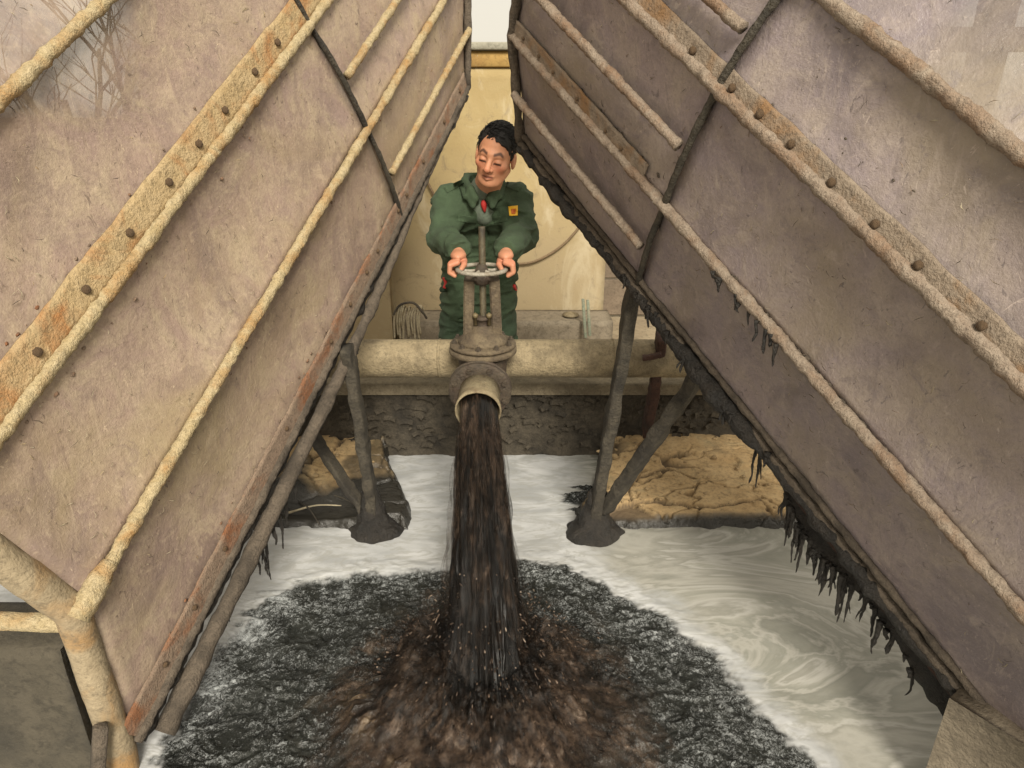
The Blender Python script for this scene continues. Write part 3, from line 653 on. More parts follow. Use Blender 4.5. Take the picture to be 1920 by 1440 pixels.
# lower rails, skirts, mud and drips
lowL = np.array([-1.303, -1.750])
tl = np.linspace(-.16, 2.49, 160); P = np.array([Lsh.P(lowL*(1-k)+np.array([-1.322, -1.710])*k, t) for t, k in zip(tl, ss(tl, 1.0, 2.2))]); part("lower_rail", tube(P, np.interp(tl, [-.2, 1.0, 2.2, 2.7], [.026, .022, .011, .009])+.004*fbm(P*9, 2), 10, .007, 30), M['mudl'], thL)
out = []
for t, L in [(.62, .05), (.60, .09), (.56, .14), (.55, .10), (.50, .16), (.46, .10), (.42, .19), (.40, .15), (.36, .10), (.18, .07), (.65, .04), (.69, .06), (.75, .03)]:
    drips(Lsh, lambda q: Lsh.P(lowL, q)-np.array([0, 0, .02]), [(t, L)], out)
for i in range(40): drips(Lsh, lambda q: Lsh.P(lowL, q)-np.array([0, 0, .015]), [(random.uniform(.3, 1.2), random.uniform(.012, .04))], out)
tag(part("mud_drips", join(*out), M['mud'], thL), kind="stuff")
P = Lsh.line(np.array([-1.325, -1.71]), -.19, 2.5, 200); part("mud_seam", tube(P, .013, 7, .014, 35), M['mud'], thL)
# right skirt: ragged board of mud-soaked sacking under the lower edge
ts = np.linspace(-.58, 1.555, 190); G = np.zeros((190, 9, 3)); E0 = Rsh.uv[0]
for r, t in enumerate(ts):
    dep = .030+.085*ss(-t, -.35, .05)+.03*math.sin(t*9)*ss(-t, -.5, 0)+.028*float(fbm(np.array([[t*16., 1, 2]]), 3)[0])*ss(-t, -1.0, 0)
    for j in range(9):
        k = j/8; G[r, j] = Rsh.P(E0, t)+np.array([.020, .012, -.012])+np.array([.02, .012, -1])*dep*k
G[..., 0] += .010*fbm(G*22, 3); G[..., 1] += .010*fbm(G*22+5, 3)
part("mud_skirt", sheet(G, .014, np.array([-.8, -.6, 0])), M['mud'], thR)
bot = lambda q: np.array([np.interp(q, ts, G[:, 8, k]) for k in range(3)])
out = []
for i in range(55):
    q = random.choice([random.uniform(-.35, .18), random.uniform(-.35, .18), random.uniform(-.55, .5)])
    drips(Rsh, bot, [(q, random.choice([.02, .03, .04, .06, .09, .12])*random.uniform(.7, 1.2))], out)
for q, L in ((.135, .10), (.115, .09), (.08, .12), (.04, .09), (-.02, .13), (-.09, .16), (-.16, .10), (-.24, .11)): drips(Rsh, bot, [(q, L)], out)
RB = Rsh.uv[1]
for i in range(12): drips(Rsh, lambda q: Rsh.P(RB, q)+np.array([-.012, -.004, -.012]), [(random.uniform(.30, .62), random.uniform(.015, .07))], out)
for i in range(20): drips(Rsh, lambda q: Rsh.P(E0, q)+np.array([-.02, -.01, -.0]), [(random.uniform(.2, .9), random.uniform(.02, .07))], out)
tag(part("mud_drips", join(*out), M['mud'], thR), kind="stuff")
P = Rsh.line(E0+np.array([-.004, -.012]), -.57, 1.555, 240); rr = .017+.014*np.clip(fbm(P*14, 3), 0, 1)+.016*np.exp(-((np.linspace(-.57, 1.555, 240)-.45)/.18)**2)
part("mud_seam", tube(P, rr, 9, .016, 30), M['mud'], thR)
P = Rsh.line(E0+np.array([.022, -.030]), -.57, 1.555, 60); part("lower_rail", tube(P, .017, 8, .004, 40), M['darkrust'], thR)
P = Rsh.line(E0+np.array([-.012, .035]), -.57, 1.555, 160); part("edge_angle", tube(P, .010, 7, .006, 50), M['mudl'], thR)

# legs and braces standing in mud
def leg(th, name, a, b, w, m, flat=.6):
    n = 44; P = np.array([np.asarray(a)*(1-t)+np.asarray(b)*t for t in np.linspace(0, 1, n)]); seg = 20
    T, N, B = frames(P); ang = np.arange(seg)/seg*2*math.pi; c, s = np.cos(ang), np.sin(ang)
    sq = lambda x: np.sign(x)*np.abs(x)**.35
    v = P[:, None]+N[:, None]*(sq(c)*w)[None, :, None]+B[:, None]*(sq(s)*w*flat)[None, :, None]
    v = v+.010*np.stack([fbm(v*18+k*9, 4) for k in range(3)], -1)+.004*np.stack([fbm(v*70+k*5, 2) for k in range(3)], -1)
    f = [(i*seg+j, i*seg+(j+1) % seg, (i+1)*seg+(j+1) % seg, (i+1)*seg+j) for i in range(n-1) for j in range(seg)]+[tuple(range(seg))[::-1], tuple((n-1)*seg+j for j in range(seg))]
    return part(name, (v.reshape(-1, 3), f), m, th)
def foot(th, p, r, h, lean=0):
    def fn(P):
        d = d_ell(P, (p[0], p[1], -.01), (r*1.35, r*1.0, .05)); d = smin(d, d_cone(P, (p[0], p[1], 0), (p[0]+lean, p[1]+.01, h), r*.72, r*.40), .05)
        return d-.022*fbm(P*11, 3)-.010*fbm(P*40, 3)
    part("mud_foot", nets(fn, (p[0]-.24, p[1]-.22, -.08), (p[0]+.24, p[1]+.22, h+.1), .007), M['mud'], th)
a, b = atY(652, 650, 2.20), atZ(704, 985, .02); b = np.array([b[0], 2.27, .0]); leg(thL, "leg", a, b, .034, M['legm']); foot(thL, (b[0], 2.27, 0), .085, .17, -.01)
leg(thL, "brace", atY(585, 815, 2.34), atY(690, 968, 2.28), .026, M['legm'])
fy = 2.25; a2 = atY(1190, 535, 2.14); b2 = np.array([atY(1112, 965, fy)[0], fy, 0.]); leg(thR, "leg", a2, b2, .036, M['legm']); foot(thR, (b2[0], fy, 0), .090, .16, .015)
leg(thR, "brace", atY(1310, 705, 1.98), atY(1135, 955, 2.24), .036, M['legm'])
leg(thR, "leg", atY(1240, 630, 2.55), atY(1213, 815, 2.72), .034, M['darkrust'])
leg(thR, "gusset", atY(1240, 665, 2.5), atY(1205, 672, 2.51), .016, M['darkrust'])

# ------------------------------------------------------------------ concrete pieces in the near corners
v, f = rough_slab(1.01, 1.75, .50, 1.157, -.3, .30, 60, 26, .008, 9); v = v-[1.01, 1.157, 0]; v = np.stack([v[:, 0]*.82-v[:, 1]*.57, v[:, 0]*.57+v[:, 1]*.82, v[:, 2]], 1)+[1.01, 1.157, 0]
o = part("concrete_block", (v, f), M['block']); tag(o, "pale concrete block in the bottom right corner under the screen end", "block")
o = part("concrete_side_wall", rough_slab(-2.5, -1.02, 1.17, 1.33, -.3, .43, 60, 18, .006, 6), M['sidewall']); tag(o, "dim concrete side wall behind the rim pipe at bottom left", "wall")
o = part("leaning_post", beam((-1.03, 1.10, -.1), (-.965, 1.15, .22), .03, .03), M['mudl']); tag(o, "dark muddy post leaning at the end of the left side wall", "post")

# ------------------------------------------------------------------ back wall and the things along it
bw = thing("rendered_wall", (-.7, 4.7, 0), "yellow rendered wall with stained patches and ochre band behind the man", "wall")
WX0, WX1, WT = -2.0, atY(1133, 540, 4.6)[0], atY(920, 80, 4.6)[2]
part("wall_body", rough_slab(WX0, WX1, 4.6, 4.85, -.05, WT-.14, 60, 30, .008, 3), M['wall'], bw)
part("upper_band", box(((WX0+WX1)/2, 4.715, WT-.092), (WX1-WX0+.03, .27, .092), bev=.008), M['trim'], bw)
part("coping", box(((WX0+WX1)/2, 4.715, WT-.022), (WX1-WX0+.08, .34, .044), bev=.006), M['cap'], bw)
part("plinth", rough_slab(-.75, WX1+.03, 4.30, 4.595, -.02, .262, 40, 8, .006, 8), M['block'], bw)
part("pilaster", rough_slab(-1.25, -.83, 4.44, 4.597, -.02, .78, 24, 14, .008, 6), M['wall'], bw)
pw = thing("plank_wall", (1.4, 5.2, 0), "dull brown plank wall standing back to the right of the yellow wall", "wall")
z = .05
for h in (.30, .19, .30, .32, .32): part("plank", box((1.45, 5.2, z+h/2), (2.3, .04, h-.012), bev=.006), M['brown'], pw, False); z += h
for x in (.34, 2.5): part("post", box((x, 5.26, .75), (.08, .08, 1.5)), M['timber'], pw)
# cables on the wall
o = part("wall_cable", tube(spline([atY(x, y, 4.575) for x, y in ((780, 305), (803, 345), (825, 385), (870, 450), (930, 489), (985, 494), (1025, 480), (1060, 455), (1090, 420), (1110, 380))], 60), .0085, 8), M['cable'])
tag(o, "brown cable sagging across the yellow wall behind the man", "cable")
# coil of rope hanging over the plinth end
rc = thing("rope_coil", (*atY(765, 600, 4.27)[:2], .262), "pale rope hanging in loops over the plinth left of the man", "rope")
for i in range(11):
    x = 742+i*4.6+random.uniform(-1.5, 1.5); top = random.uniform(570, 580); bt = random.uniform(622, 640)
    P = spline([atY(x+random.uniform(-3, 3), bt, 4.26), atY(x-2, 600, 4.25), atY(x+1, top+6, 4.25), atY(x+4+random.uniform(-2, 2), top, 4.28), atY(x+7, top+8, 4.31)], 24)
    P[:, 2] = np.maximum(P[:, 2], .05); part("rope_loop", tube(P, .007, 6), M['rope'], rc)
P = spline([atY(738, 590, 4.24), atY(750, 572, 4.24), atY(775, 568, 4.24), atY(792, 585, 4.24), atY(800, 597, 4.26)], 24); part("rope_loop", tube(P, .008, 6), M['bark'], rc)
for k, (a_, b_) in enumerate((((1093, 560), (1098, 634)), ((1102, 562), (1106, 630)))):
    o = part("green_stake", beam(atY(*a_, 4.285), atY(*b_, 4.22), .020, .014, (0, 1, 0), .003), M['slat'])
    tag(o, ("left" if k == 0 else "right")+" one of two faded green stakes leaning on the plinth", "stake", "stakes leaning on the plinth")
o = part("round_lid", lathe([(.04, 0), (.055, .004), (.055, .014), (.03, .02), (.012, .03), (.0, .034)], (*atY(1070, 594, 4.42)[:2], .268), (0, 0, 1), 18), M['pipe']); tag(o, "small rusty round lid lying on top of the plinth", "lid")

# ------------------------------------------------------------------ bare trees and a timber frame glimpsed through the dirty mesh
def bare_tree(loc, h, seed, label):
    rs = random.Random(seed); th = thing("bare_tree", loc, label, "tree", "bare trees behind the left screen"); br = []
    def grow(p, d, L, r, lv):
        n = 6; P = [p]
        for k in range(n): d = unit(d+np.array([rs.uniform(-1, 1), rs.uniform(-1, 1), rs.uniform(-.3, .6)])*.13); P.append(P[-1]+d*L/n)
        tb = tube(np.array(P), np.linspace(r, r*.55, n+1), 6 if lv < 2 else 4)
        if lv == 0: part("trunk", tb, M['bark'], th)
        else: br.append(tb)
        if lv < 4:
            for k in range(3 if lv else 5):
                i = rs.randint(2, n); a = rs.uniform(0, 6.28); grow(P[i], unit(d+np.array([math.cos(a), math.sin(a), .15])*rs.uniform(.5, 1.0)), L*rs.uniform(.5, .7), r*.5, lv+1)
    grow(np.asarray(loc, float), np.array([0, 0, 1.]), h*.5, .05, 0); part("crown", join(*br), M['bark'], th)
bare_tree((-3.6, 6.0, 0), 3.4, 1, "bare thin tree seen through the upper left screen, furthest left")
bare_tree((-4.3, 7.6, 0), 4.2, 2, "bare tall tree seen through the upper left screen, behind the others")
bare_tree((-3.0, 6.9, 0), 3.6, 5, "bare thin tree seen through the upper left screen, nearest the wall")
tf = thing("timber_frame", (3.2, 4.6, 0), "dark post and beam frame glimpsed through the upper right screen", "frame")
c = atY(1860, 60, 4.6); part("post", box((c[0], 4.6, 1.3), (.16, .16, 2.6)), M['timber'], tf)
part("beam", box((c[0]+.2, 4.48, atY(1860, 75, 4.5)[2]), (2.2, .08, .13)), M['timber'], tf); part("post", box((c[0]+1.1, 4.6, 1.3), (.14, .14, 2.6)), M['timber'], tf)
# ------------------------------------------------------------------ horizontal pipe and gate valve
PYA = 2.62; pz = atY(905, 672, PYA)[2]; PR = .080
pp = thing("horizontal_pipe", (.2, PYA, pz), "dusty steel pipe running level across the scene behind the valve", "pipe")
part("barrel", tube(np.stack([np.linspace(-2.3, 2.5, 90), np.full(90, PYA), np.full(90, pz)], 1), PR, 32, .002, 14), M['pipe'], pp)
for x in (-.30, .42): part("weld_ring", tube(np.array([[x-.006, PYA, pz], [x, PYA, pz], [x+.006, PYA, pz]]), [PR+.001, PR+.004, PR+.001], 32), M['pipe'], pp)
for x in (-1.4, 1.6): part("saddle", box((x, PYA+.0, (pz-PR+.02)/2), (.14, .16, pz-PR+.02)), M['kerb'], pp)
VY = 2.47; C0 = atY(903, 505, VY); vx = C0[0]
gv_ = thing("gate_valve", (vx, VY, .3), "grimy iron gate valve with handwheel and outlet spout pouring black water", "valve")
zf = atY(902, 650, VY)[2]; zw = C0[2]; zb = atY(903, 620, VY)[2]
FR = 62/1250*2.65
part("body", join(lathe([(.0, -.20), (.05, -.20), (.085, -.15), (.092, -.06), (.098, -.03), (.098, .0)], (vx, VY, zf-.02), (0, 0, 1), 30, .006, 25), tube(np.array([[vx, VY-.02, zf-.13], [vx, PYA-.0, zf-.13]]), .085, 24)), M['valve'], gv_)
part("bonnet_flange", join(lathe([(0, -.022), (FR-.006, -.022), (FR, -.018), (FR, -.004), (FR-.006, .0), (0, 0)], (vx, VY, zf), (0, 0, 1), 40, .003, 30), lathe([(0, 0), (FR-.008, 0), (FR-.003, .004), (FR-.003, .012), (FR-.01, .017), (0, .017)], (vx, VY, zf+.004), (0, 0, 1), 40, .003, 30)), M['valvetop'], gv_)
for k in range(10):
    a = k/10*2*math.pi+.2; c = (vx+(FR-.020)*math.cos(a), VY+(FR-.020)*math.sin(a), zf+.018)
    part("bolt", join(lathe([(0, 0), (.012, 0), (.012, .009), (.0, .009)], c, (0, 0, 1), 6), lathe([(0, .009), (.006, .009), (.006, .018), (0, .019)], c, (0, 0, 1), 8)), M['valve'], gv_, False)
part("bonnet", lathe([(.0, .0), (.098, .0), (.092, .014), (.078, .030), (.060, .044), (.045, .052), (.04, .07), (0, .07)], (vx, VY, zf+.018), (0, 0, 1), 30, .004, 30), M['valvetop'], gv_)
ytop = zw-.03; yb_ = zf+.055
for s in (-1, 1):
    part("yoke_arm", beam((vx+s*.056, VY, yb_-.02), (vx+s*.047, VY, ytop-.004), .040, .036, (0, 1, 0), .007), M['valvetop'], gv_, False)
part("yoke_bridge", box((vx, VY, ytop-.004), (.13, .042, .022), bev=.006), M['valve'], gv_)
part("yoke_hub", lathe([(0, -.03), (.026, -.03), (.03, -.02), (.03, .005), (.022, .012), (.018, .024), (0, .024)], (vx, VY, ytop+.004), (0, 0, 1), 20), M['valve'], gv_)
part("gland", lathe([(0, 0), (.034, 0), (.036, .01), (.024, .018), (.024, .05), (.032, .052), (.032, .062), (.014, .066), (0, .066)], (vx, VY, yb_+.006), (0, 0, 1), 18), M['valve'], gv_)
for s in (-1, 1): part("gland_bolt", lathe([(0, 0), (.007, 0), (.007, .03), (.011, .03), (.011, .042), (.006, .045), (0, .05)], (vx+s*.026, VY-.022, yb_+.04), (0, 0, 1), 8), M['brass'], gv_)
sz = atY(906, 425, VY)[2]; P = np.array([[vx+.003, VY, z_] for z_ in np.linspace(yb_+.05, sz, 70)]); part("stem", tube(P, .0118+.0016*(np.arange(70) % 2), 12), M['stem'], gv_)
WR = 49/1250*2.52
a = np.arange(49)/48*2*math.pi; P = np.stack([vx+WR*np.cos(a), VY+WR*np.sin(a), np.full(49, zw)], 1)
def torus(c, R, r, n=48, m=12):
    v = []; f_ = []
    for i in range(n):
        t = i/n*2*math.pi
        for j in range(m):
            u = j/m*2*math.pi; v.append((c[0]+(R+r*math.cos(u))*math.cos(t), c[1]+(R+r*math.cos(u))*math.sin(t), c[2]+r*.85*math.sin(u)))
            f_.append((i*m+j, ((i+1) % n)*m+j, ((i+1) % n)*m+(j+1) % m, i*m+(j+1) % m))
    return np.array(v), f_
hw = part("handwheel", torus((vx, VY, zw), WR-.009, .0095), M['wheel'], gv_)
for k in range(5):
    t = k/5*2*math.pi+.5; e = np.array([math.cos(t), math.sin(t), 0]); c = np.array([vx, VY, zw]); part("spoke", tube(spline([c+e*.018-[0, 0, .004], c+e*.05-[0, 0, .008], c+e*(WR-.012)], 10), .0065, 8), M['wheel'], hw)
part("wheel_hub", lathe([(0, -.015), (.024, -.015), (.026, -.006), (.02, .012), (.015, .02), (0, .02)], (vx, VY, zw), (0, 0, 1), 18), M['valve'], hw)
# outlet flange and spout, pointing at the viewer and slightly down
F0 = atY(900, 733, 2.34); ax = unit([-.012, -1, -.17]); FO = 59/1250*2.55
part("outlet_neck", tube(np.array([[vx, VY+.02, zf-.125], F0-ax*.02]), .084, 28, .003, 25), M['valve'], gv_)
part("outlet_flange", lathe([(0, -.03), (FO-.004, -.03), (FO, -.026), (FO, -.014), (FO-.01, -.013), (FO-.01, -.009), (FO, -.008), (FO, .004), (FO-.004, .008), (.085, .008), (.0, .008)], F0, ax, 44, .003, 30), M['valve'], gv_)
for k in range(8):
    t = k/8*2*math.pi+.39; u = unit(np.cross(ax, [0, 0, 1])); w = np.cross(u, ax); c = F0+(u*math.cos(t)+w*math.sin(t))*(FO-.02)+ax*.008
    part("bolt", lathe([(0, 0), (.011, 0), (.011, .008), (0, .008)], c, ax, 6), M['valve'], gv_, False)
LIP = F0+ax*.135
prof = [(.078, 0), (.078, .10), (.083, .112), (.084, .135), (.079, .136), (.076, .12), (.074, .02), (.0, .02)]
part("spout", lathe(prof, F0+ax*.004, ax, 40, .002, 30), M['outlet'], gv_)

# ------------------------------------------------------------------ jet of waste water with its splash
def traj(t, off=0):
    """t 0..1 from lip to water"""
    p0 = LIP-ax*.03; end = np.array([IMP[0], IMP[1], .0])
    t = np.asarray(t, float); L = p0[None]*(1-t)[:, None]+end[None]*t[:, None]
    L[:, 2] = p0[2]-(.16*t+(p0[2]-.16)*t**2) ; return L
def make_jet():
    th = []; nt, na = 260, 300; t = np.linspace(0, 1.03, nt); P = traj(t); T, N, B = frames(P)
    a = np.arange(na)/na*2*math.pi; R = np.interp(t, [0, .1, .3, .6, .85, 1.03], [.068, .067, .070, .082, .104, .13])
    A, TT = np.meshgrid(a, t)
    ca, sa = np.cos(A), np.sin(A)
    n1 = fbm(V3(ca*2.2, sa*2.2, TT*1.6), 3); n2 = fbm(V3(ca*7, sa*7, TT*2.6), 3); n3 = fbm(V3(ca*17, sa*17, TT*6), 3); n4 = fbm(V3(ca*4, sa*4, TT*9), 3)
    amp = np.interp(TT, [0, .06, .3, 1], [0.02, .25, .7, 1.0])
    r = R[:, None]*(1+amp*(.20*n1+.16*n2+.09*n3+.26*n4))
    v = P[:, None]+N[:, None]*(ca*r)[..., None]+B[:, None]*(sa*r)[..., None]
    v = v.reshape(-1, 3); i = np.arange((nt-1)*na); q, c = i//na, i % na; f = np.stack([q*na+c, q*na+(c+1) % na, (q+1)*na+(c+1) % na, (q+1)*na+c], 1)
    me = mesh("wastewater_jet", v, f); attr(me, "flow", V3(ca*1.7, sa*1.7, TT*4.5).reshape(-1, 3))
    attr(me, "dark", np.interp(TT, [0, .25, .5, .8, 1], [.02, .03, .07, .13, .17]).ravel()+.10*n4.ravel()*.5)
    o = link("wastewater_jet", me, M['jet']); tag(o, "gush of black brown waste water pouring from the valve spout", "water jet", kind="stuff")
    # ragged veils of spray: round the jet, then a low bell of water thrown out by the impact
    for q, (k, cov) in enumerate(((1.03, 1.0), (1.08, .8), (1.15, .6), (1.24, .45))):
        nt, na = 150, 160; t = np.linspace(.04+.05*q, 1.0, nt); P = traj(t); T, N, B = frames(P); a = np.arange(na+1)/na*2*math.pi; A, TT = np.meshgrid(a, t); ca, sa = np.cos(A), np.sin(A)
        R_ = np.interp(TT, [0, .1, .3, .6, .85, 1.03], [.068, .067, .070, .082, .104, .13])*(1+(k-1)*np.interp(TT, [0, .3, 1], [.25, .7, 1.5]))
        r = R_*(1+.28*fbm(V3(ca*3+q*7, sa*3, TT*5.5), 3)+.09*fbm(V3(ca*10+q, sa*10, TT*4), 3))
        v = (P[:, None]+N[:, None]*(ca*r)[..., None]+B[:, None]*(sa*r)[..., None]).reshape(-1, 3)
        me = mesh("jet_veil", v, grid_faces(nt, na+1)); attr(me, "flow", V3(ca*2.0+q*5, sa*2.0, TT*6.0).reshape(-1, 3))
        attr(me, "dark", np.interp(TT, [0, .25, .5, .8, 1], [.02, .02, .05, .08, .10]).ravel()-.02*q); attr(me, "cover", (cov*np.interp(TT, [0, .12, .25, .95, 1], [0, .4, .9, 1, .6])).ravel())
        tag(link("jet_veil", me, M['veil'], o), kind="stuff")
    sp = None
    for q, (k, cov, hh, base) in enumerate(((.75, 1.0, 1.0, .0), (.92, .95, .95, .01), (1.08, .9, .80, .012), (1.25, .8, .62, .014), (1.45, .7, .45, .014), (1.7, .6, .32, .014))):
        nr, na = 90, 300; s_ = np.linspace(0, 1, nr); a = np.arange(na+1)/na*2*math.pi; A, SS = np.meshgrid(a, s_); ca, sa = np.cos(A), np.sin(A); fwd = .5-.5*sa
        lump = fbm(V3(ca*2.4+q*9, sa*2.4, SS*1.5), 3); fine = fbm(V3(ca*7+q*3, sa*7, SS*4), 4); tiny = fbm(V3(ca*18+q, sa*18, SS*9), 3)
        r0 = .100*k; r1 = (.20+.20*fwd**1.5)*k*(1+.22*lump)
        rr = r0+(r1-r0)*SS+.018*fine
        prof = np.sin(np.clip(.35+SS*2.79, 0, math.pi))*(1-.55*SS)
        top = (.25-.10*fwd+.06*ss(-ca, .2, .9)*(q < 4))*hh*(1+.38*lump)
        z = base+.004+np.maximum(0, top*prof*(1+.30*fine)+.014*tiny*prof)
        v = V3(IMP[0]+rr*ca*1.05, IMP[1]+.01+rr*sa*.95, z).reshape(-1, 3)
        me = mesh("splash", v, grid_faces(nr, na+1)); attr(me, "flow", V3(ca*4.2+q*4, sa*4.2, rr*9).reshape(-1, 3))
        attr(me, "dark", (.015-.06*lump-.04*fwd+.10*(1-SS)*(k < 1)).ravel()); attr(me, "cover", np.clip(cov*(1-ss(SS, .72, 1))*ss(SS, -.05, .12)*(1.0+.5*fine)*(1-.72*ss(z, .05, .24)), 0, 1).ravel())
        if sp is None: sp = link("splash", me, M['veil']); tag(sp, "brown spray and torn lumps of waste water round the foot of the jet", "splash", kind="stuff")
        else: tag(link("splash_veil", me, M['veil'], sp), kind="stuff")
    V, F, FL, DK = [], [], [], []; n0 = 0
    for i in range(1500):                             # drops standing off the splash
        a_ = rng.uniform(0, 6.28); q = rng.uniform(.10, .42); h = rng.uniform(.02, .32)*math.exp(-((q-.1)/.18)**2); c = np.array([IMP[0]+q*math.cos(a_), IMP[1]+q*math.sin(a_)*.9, h+.02]); d = unit([math.cos(a_)*.5, math.sin(a_)*.5-.2, rng.uniform(-1, .6)])*rng.uniform(.002, .007); w = rng.uniform(.0010, .0030)
        u = unit(np.cross(d, [.3, .5, .81])); x = unit(np.cross(d, u)); ang = np.arange(5)/5*2*math.pi; zz = np.array([-1, -.6, .2, .8, 1]); pr = np.array([.1, .75, 1, .6, .1])*w
        vv = (c+d*zz[:, None])[:, None]+(u*np.cos(ang)[:, None]+x*np.sin(ang)[:, None])[None]*pr[:, None, None]
        i_, j_ = np.divmod(np.arange(20), 5); V.append(vv.reshape(-1, 3)); F.append(np.stack([i_*5+j_, i_*5+(j_+1) % 5, i_*5+5+(j_+1) % 5, i_*5+5+j_], 1)+n0); n0 += 25; FL.append(np.full((25, 3), i*.31)); DK.append(np.full(25, rng.uniform(-.12, .06)))
    me = mesh("drops", np.concatenate(V), np.concatenate(F)); attr(me, "flow", np.concatenate(FL)); attr(me, "dark", np.concatenate(DK)); tag(link("drops", me, M['jet'], sp), kind="stuff")
make_jet()
# ------------------------------------------------------------------ the man at the handwheel
def make_man():
    J = lambda x, y, Y: atY(x, y, Y)
    hc = J(929, 292, 2.80)
    ry, rx, rz = rad(13), rad(13), rad(-12)     # lean of the crown to the right, face bowed down, turned a little
    Rm = np.array(Matrix.Rotation(ry, 3, 'Y') @ Matrix.Rotation(rz, 3, 'Z') @ Matrix.Rotation(rx, 3, 'X'))
    hs = .97
    def loc(P): return ((P-hc.astype(np.float32))@Rm.astype(np.float32))/hs
    neck0, neck1 = J(912, 352, 2.90), J(905, 372, 2.96)
    shL, shR = J(843, 382, 2.96), J(967, 378, 2.96)
    elL, elR = J(833, 446, 2.83), J(977, 441, 2.83)
    gl = np.array([vx-WR+.006, VY+.02, zw]); gr = np.array([vx+WR-.006, VY+.02, zw])
    wrL, wrR = gl+np.array([.0, .075, .050]), gr+np.array([.0, .075, .050])
    hip = J(897, 560, 3.17); hz = hip[2]
    hpL, hpR = hip+[-.085, 0, 0], hip+[.085, 0, 0]
    knL, knR = np.array([hpL[0]-.03, 3.16, .43]), np.array([hpR[0]+.02, 3.16, .43])
    anL, anR = np.array([knL[0]-.01, 3.22, .11]), np.array([knR[0]+.01, 3.22, .11])
    th = thing("person", (hip[0], 3.2, .03), "man in a green jacket bending over the valve with both hands on its handwheel", "person")
    # ---- body
    def head(P):
        q = loc(P)
        s = np.stack([np.abs(q[..., 0]), q[..., 1], q[..., 2]], -1)
        d = d_ell(q, (0, .015, .035), (.074, .092, .083))
        d = smin(d, d_ell(q, (0, -.020, -.036), (.061, .066, .078)), .03)
        d = smin(d, d_ell(q, (0, -.062, -.097), (.026, .020, .018)), .028)
        d = smin(d, d_cone(s, (.056, .01, -.05), (.03, -.045, -.092), .014, .014), .025)
        d = smin(d, d_ell(s, (.044, -.054, -.022), (.022, .022, .018)), .02)
        d = smin(d, d_cone(s, (.0, -.080, .022), (.040, -.065, .022), .010, .009), .020)
        d = smax(d, -d_ell(s, (.031, -.096, -.001), (.019, .020, .012)), .010)
        d = smin(d, d_ell(s, (.031, -.0695, -.004), (.0155, .0155, .0125)), .005)
        d = smin(d, d_cone(q, (0, -.082, .008), (0, -.108, -.030), .0085, .0135), .010)
        d = smin(d, d_ell(s, (.0125, -.094, -.034), (.0105, .011, .009)), .006)
        d = smin(d, d_cone(s, (.0, -.086, -.058), (.021, -.077, -.062), .0075, .0045), .006)
        d = smin(d, d_cone(s, (.0, -.085, -.073), (.017, -.077, -.070), .0080, .0050), .006)
        d = smax(d, -d_cone(s, (.0, -.094, -.0655), (.026, -.082, -.066), .0028, .002), .003)
        d = smin(d, smax(d_ell(s, (.078, .010, -.008), (.010, .021, .033)), -d_ell(s, (.090, .004, -.006), (.008, .012, .021)), .006), .006)
        d = d*hs
        d = smin(d, d_cone(P, hc+np.array([-.012, .045, -.06]), neck1, .054, .060), .025)
        return d
    v1, f1 = nets(head, hc-[.13, .15, .20], hc+[.13, .28, .15], .0022)
    q = loc(v1.astype(np.float32)); ax_ = np.abs(q[:, 0]); y_, z_ = q[:, 1], q[:, 2]
    tint = np.tile(np.array([.56, .265, .150]), (len(v1), 1)); tint *= (1+.10*fbm(v1*30, 3))[:, None]
    def blend(m, c): nonlocal tint; tint = tint*(1-m[:, None])+np.array(c)*m[:, None]
    front = ss(-y_, .03, .06)
    blend(.55*front*np.exp(-(((ax_-.045)/.022)**2+((z_+.03)/.022)**2)), (.55, .16, .085))
    blend(.6*front*np.exp(-((q[:, 0]/.014)**2+((z_+.032)/.016)**2)), (.52, .16, .09))
    bz = .026+.006*ss(ax_, .015, .035)-.010*ss(ax_, .036, .052)
    blend(.9*front*ss(ax_, .010, .016)*(1-ss(ax_, .046, .054))*np.exp(-(np.maximum(np.abs(z_-bz)-.003, 0)/.0035)**2), (.010, .006, .005))
    ez = -.0085-.003*((ax_-.031)/.015)**2
    blend(.3*front*(1-ss(np.abs(ax_-.031), .014, .022))*np.exp(-((z_+.004)/.010)**2), (.30, .11, .06)); blend(front*(1-ss(np.abs(ax_-.031), .014, .018))*np.exp(-(np.maximum(np.abs(z_-ez-.001)-.0022, 0)/.0022)**2), (.008, .005, .004))
    blend(.45*front*(1-ss(np.abs(ax_-.031), .013, .022))*np.exp(-((z_+.020)/.006)**2), (.33, .12, .07))
    blend(.7*front*(1-ss(ax_, .018, .024))*np.exp(-((z_+.0665)/.009)**2), (.40, .12, .085))
    blend(.9*front*(1-ss(ax_, .021, .026))*np.exp(-((z_+.0657)/.0034)**2), (.05, .016, .012))
    blend(.7*front*np.exp(-(((ax_-.010)/.005)**2+((z_+.043)/.004)**2)), (.10, .03, .02))
    sc_ = ss(z_, .05, .075); blend(.0*sc_, (0, 0, 0))
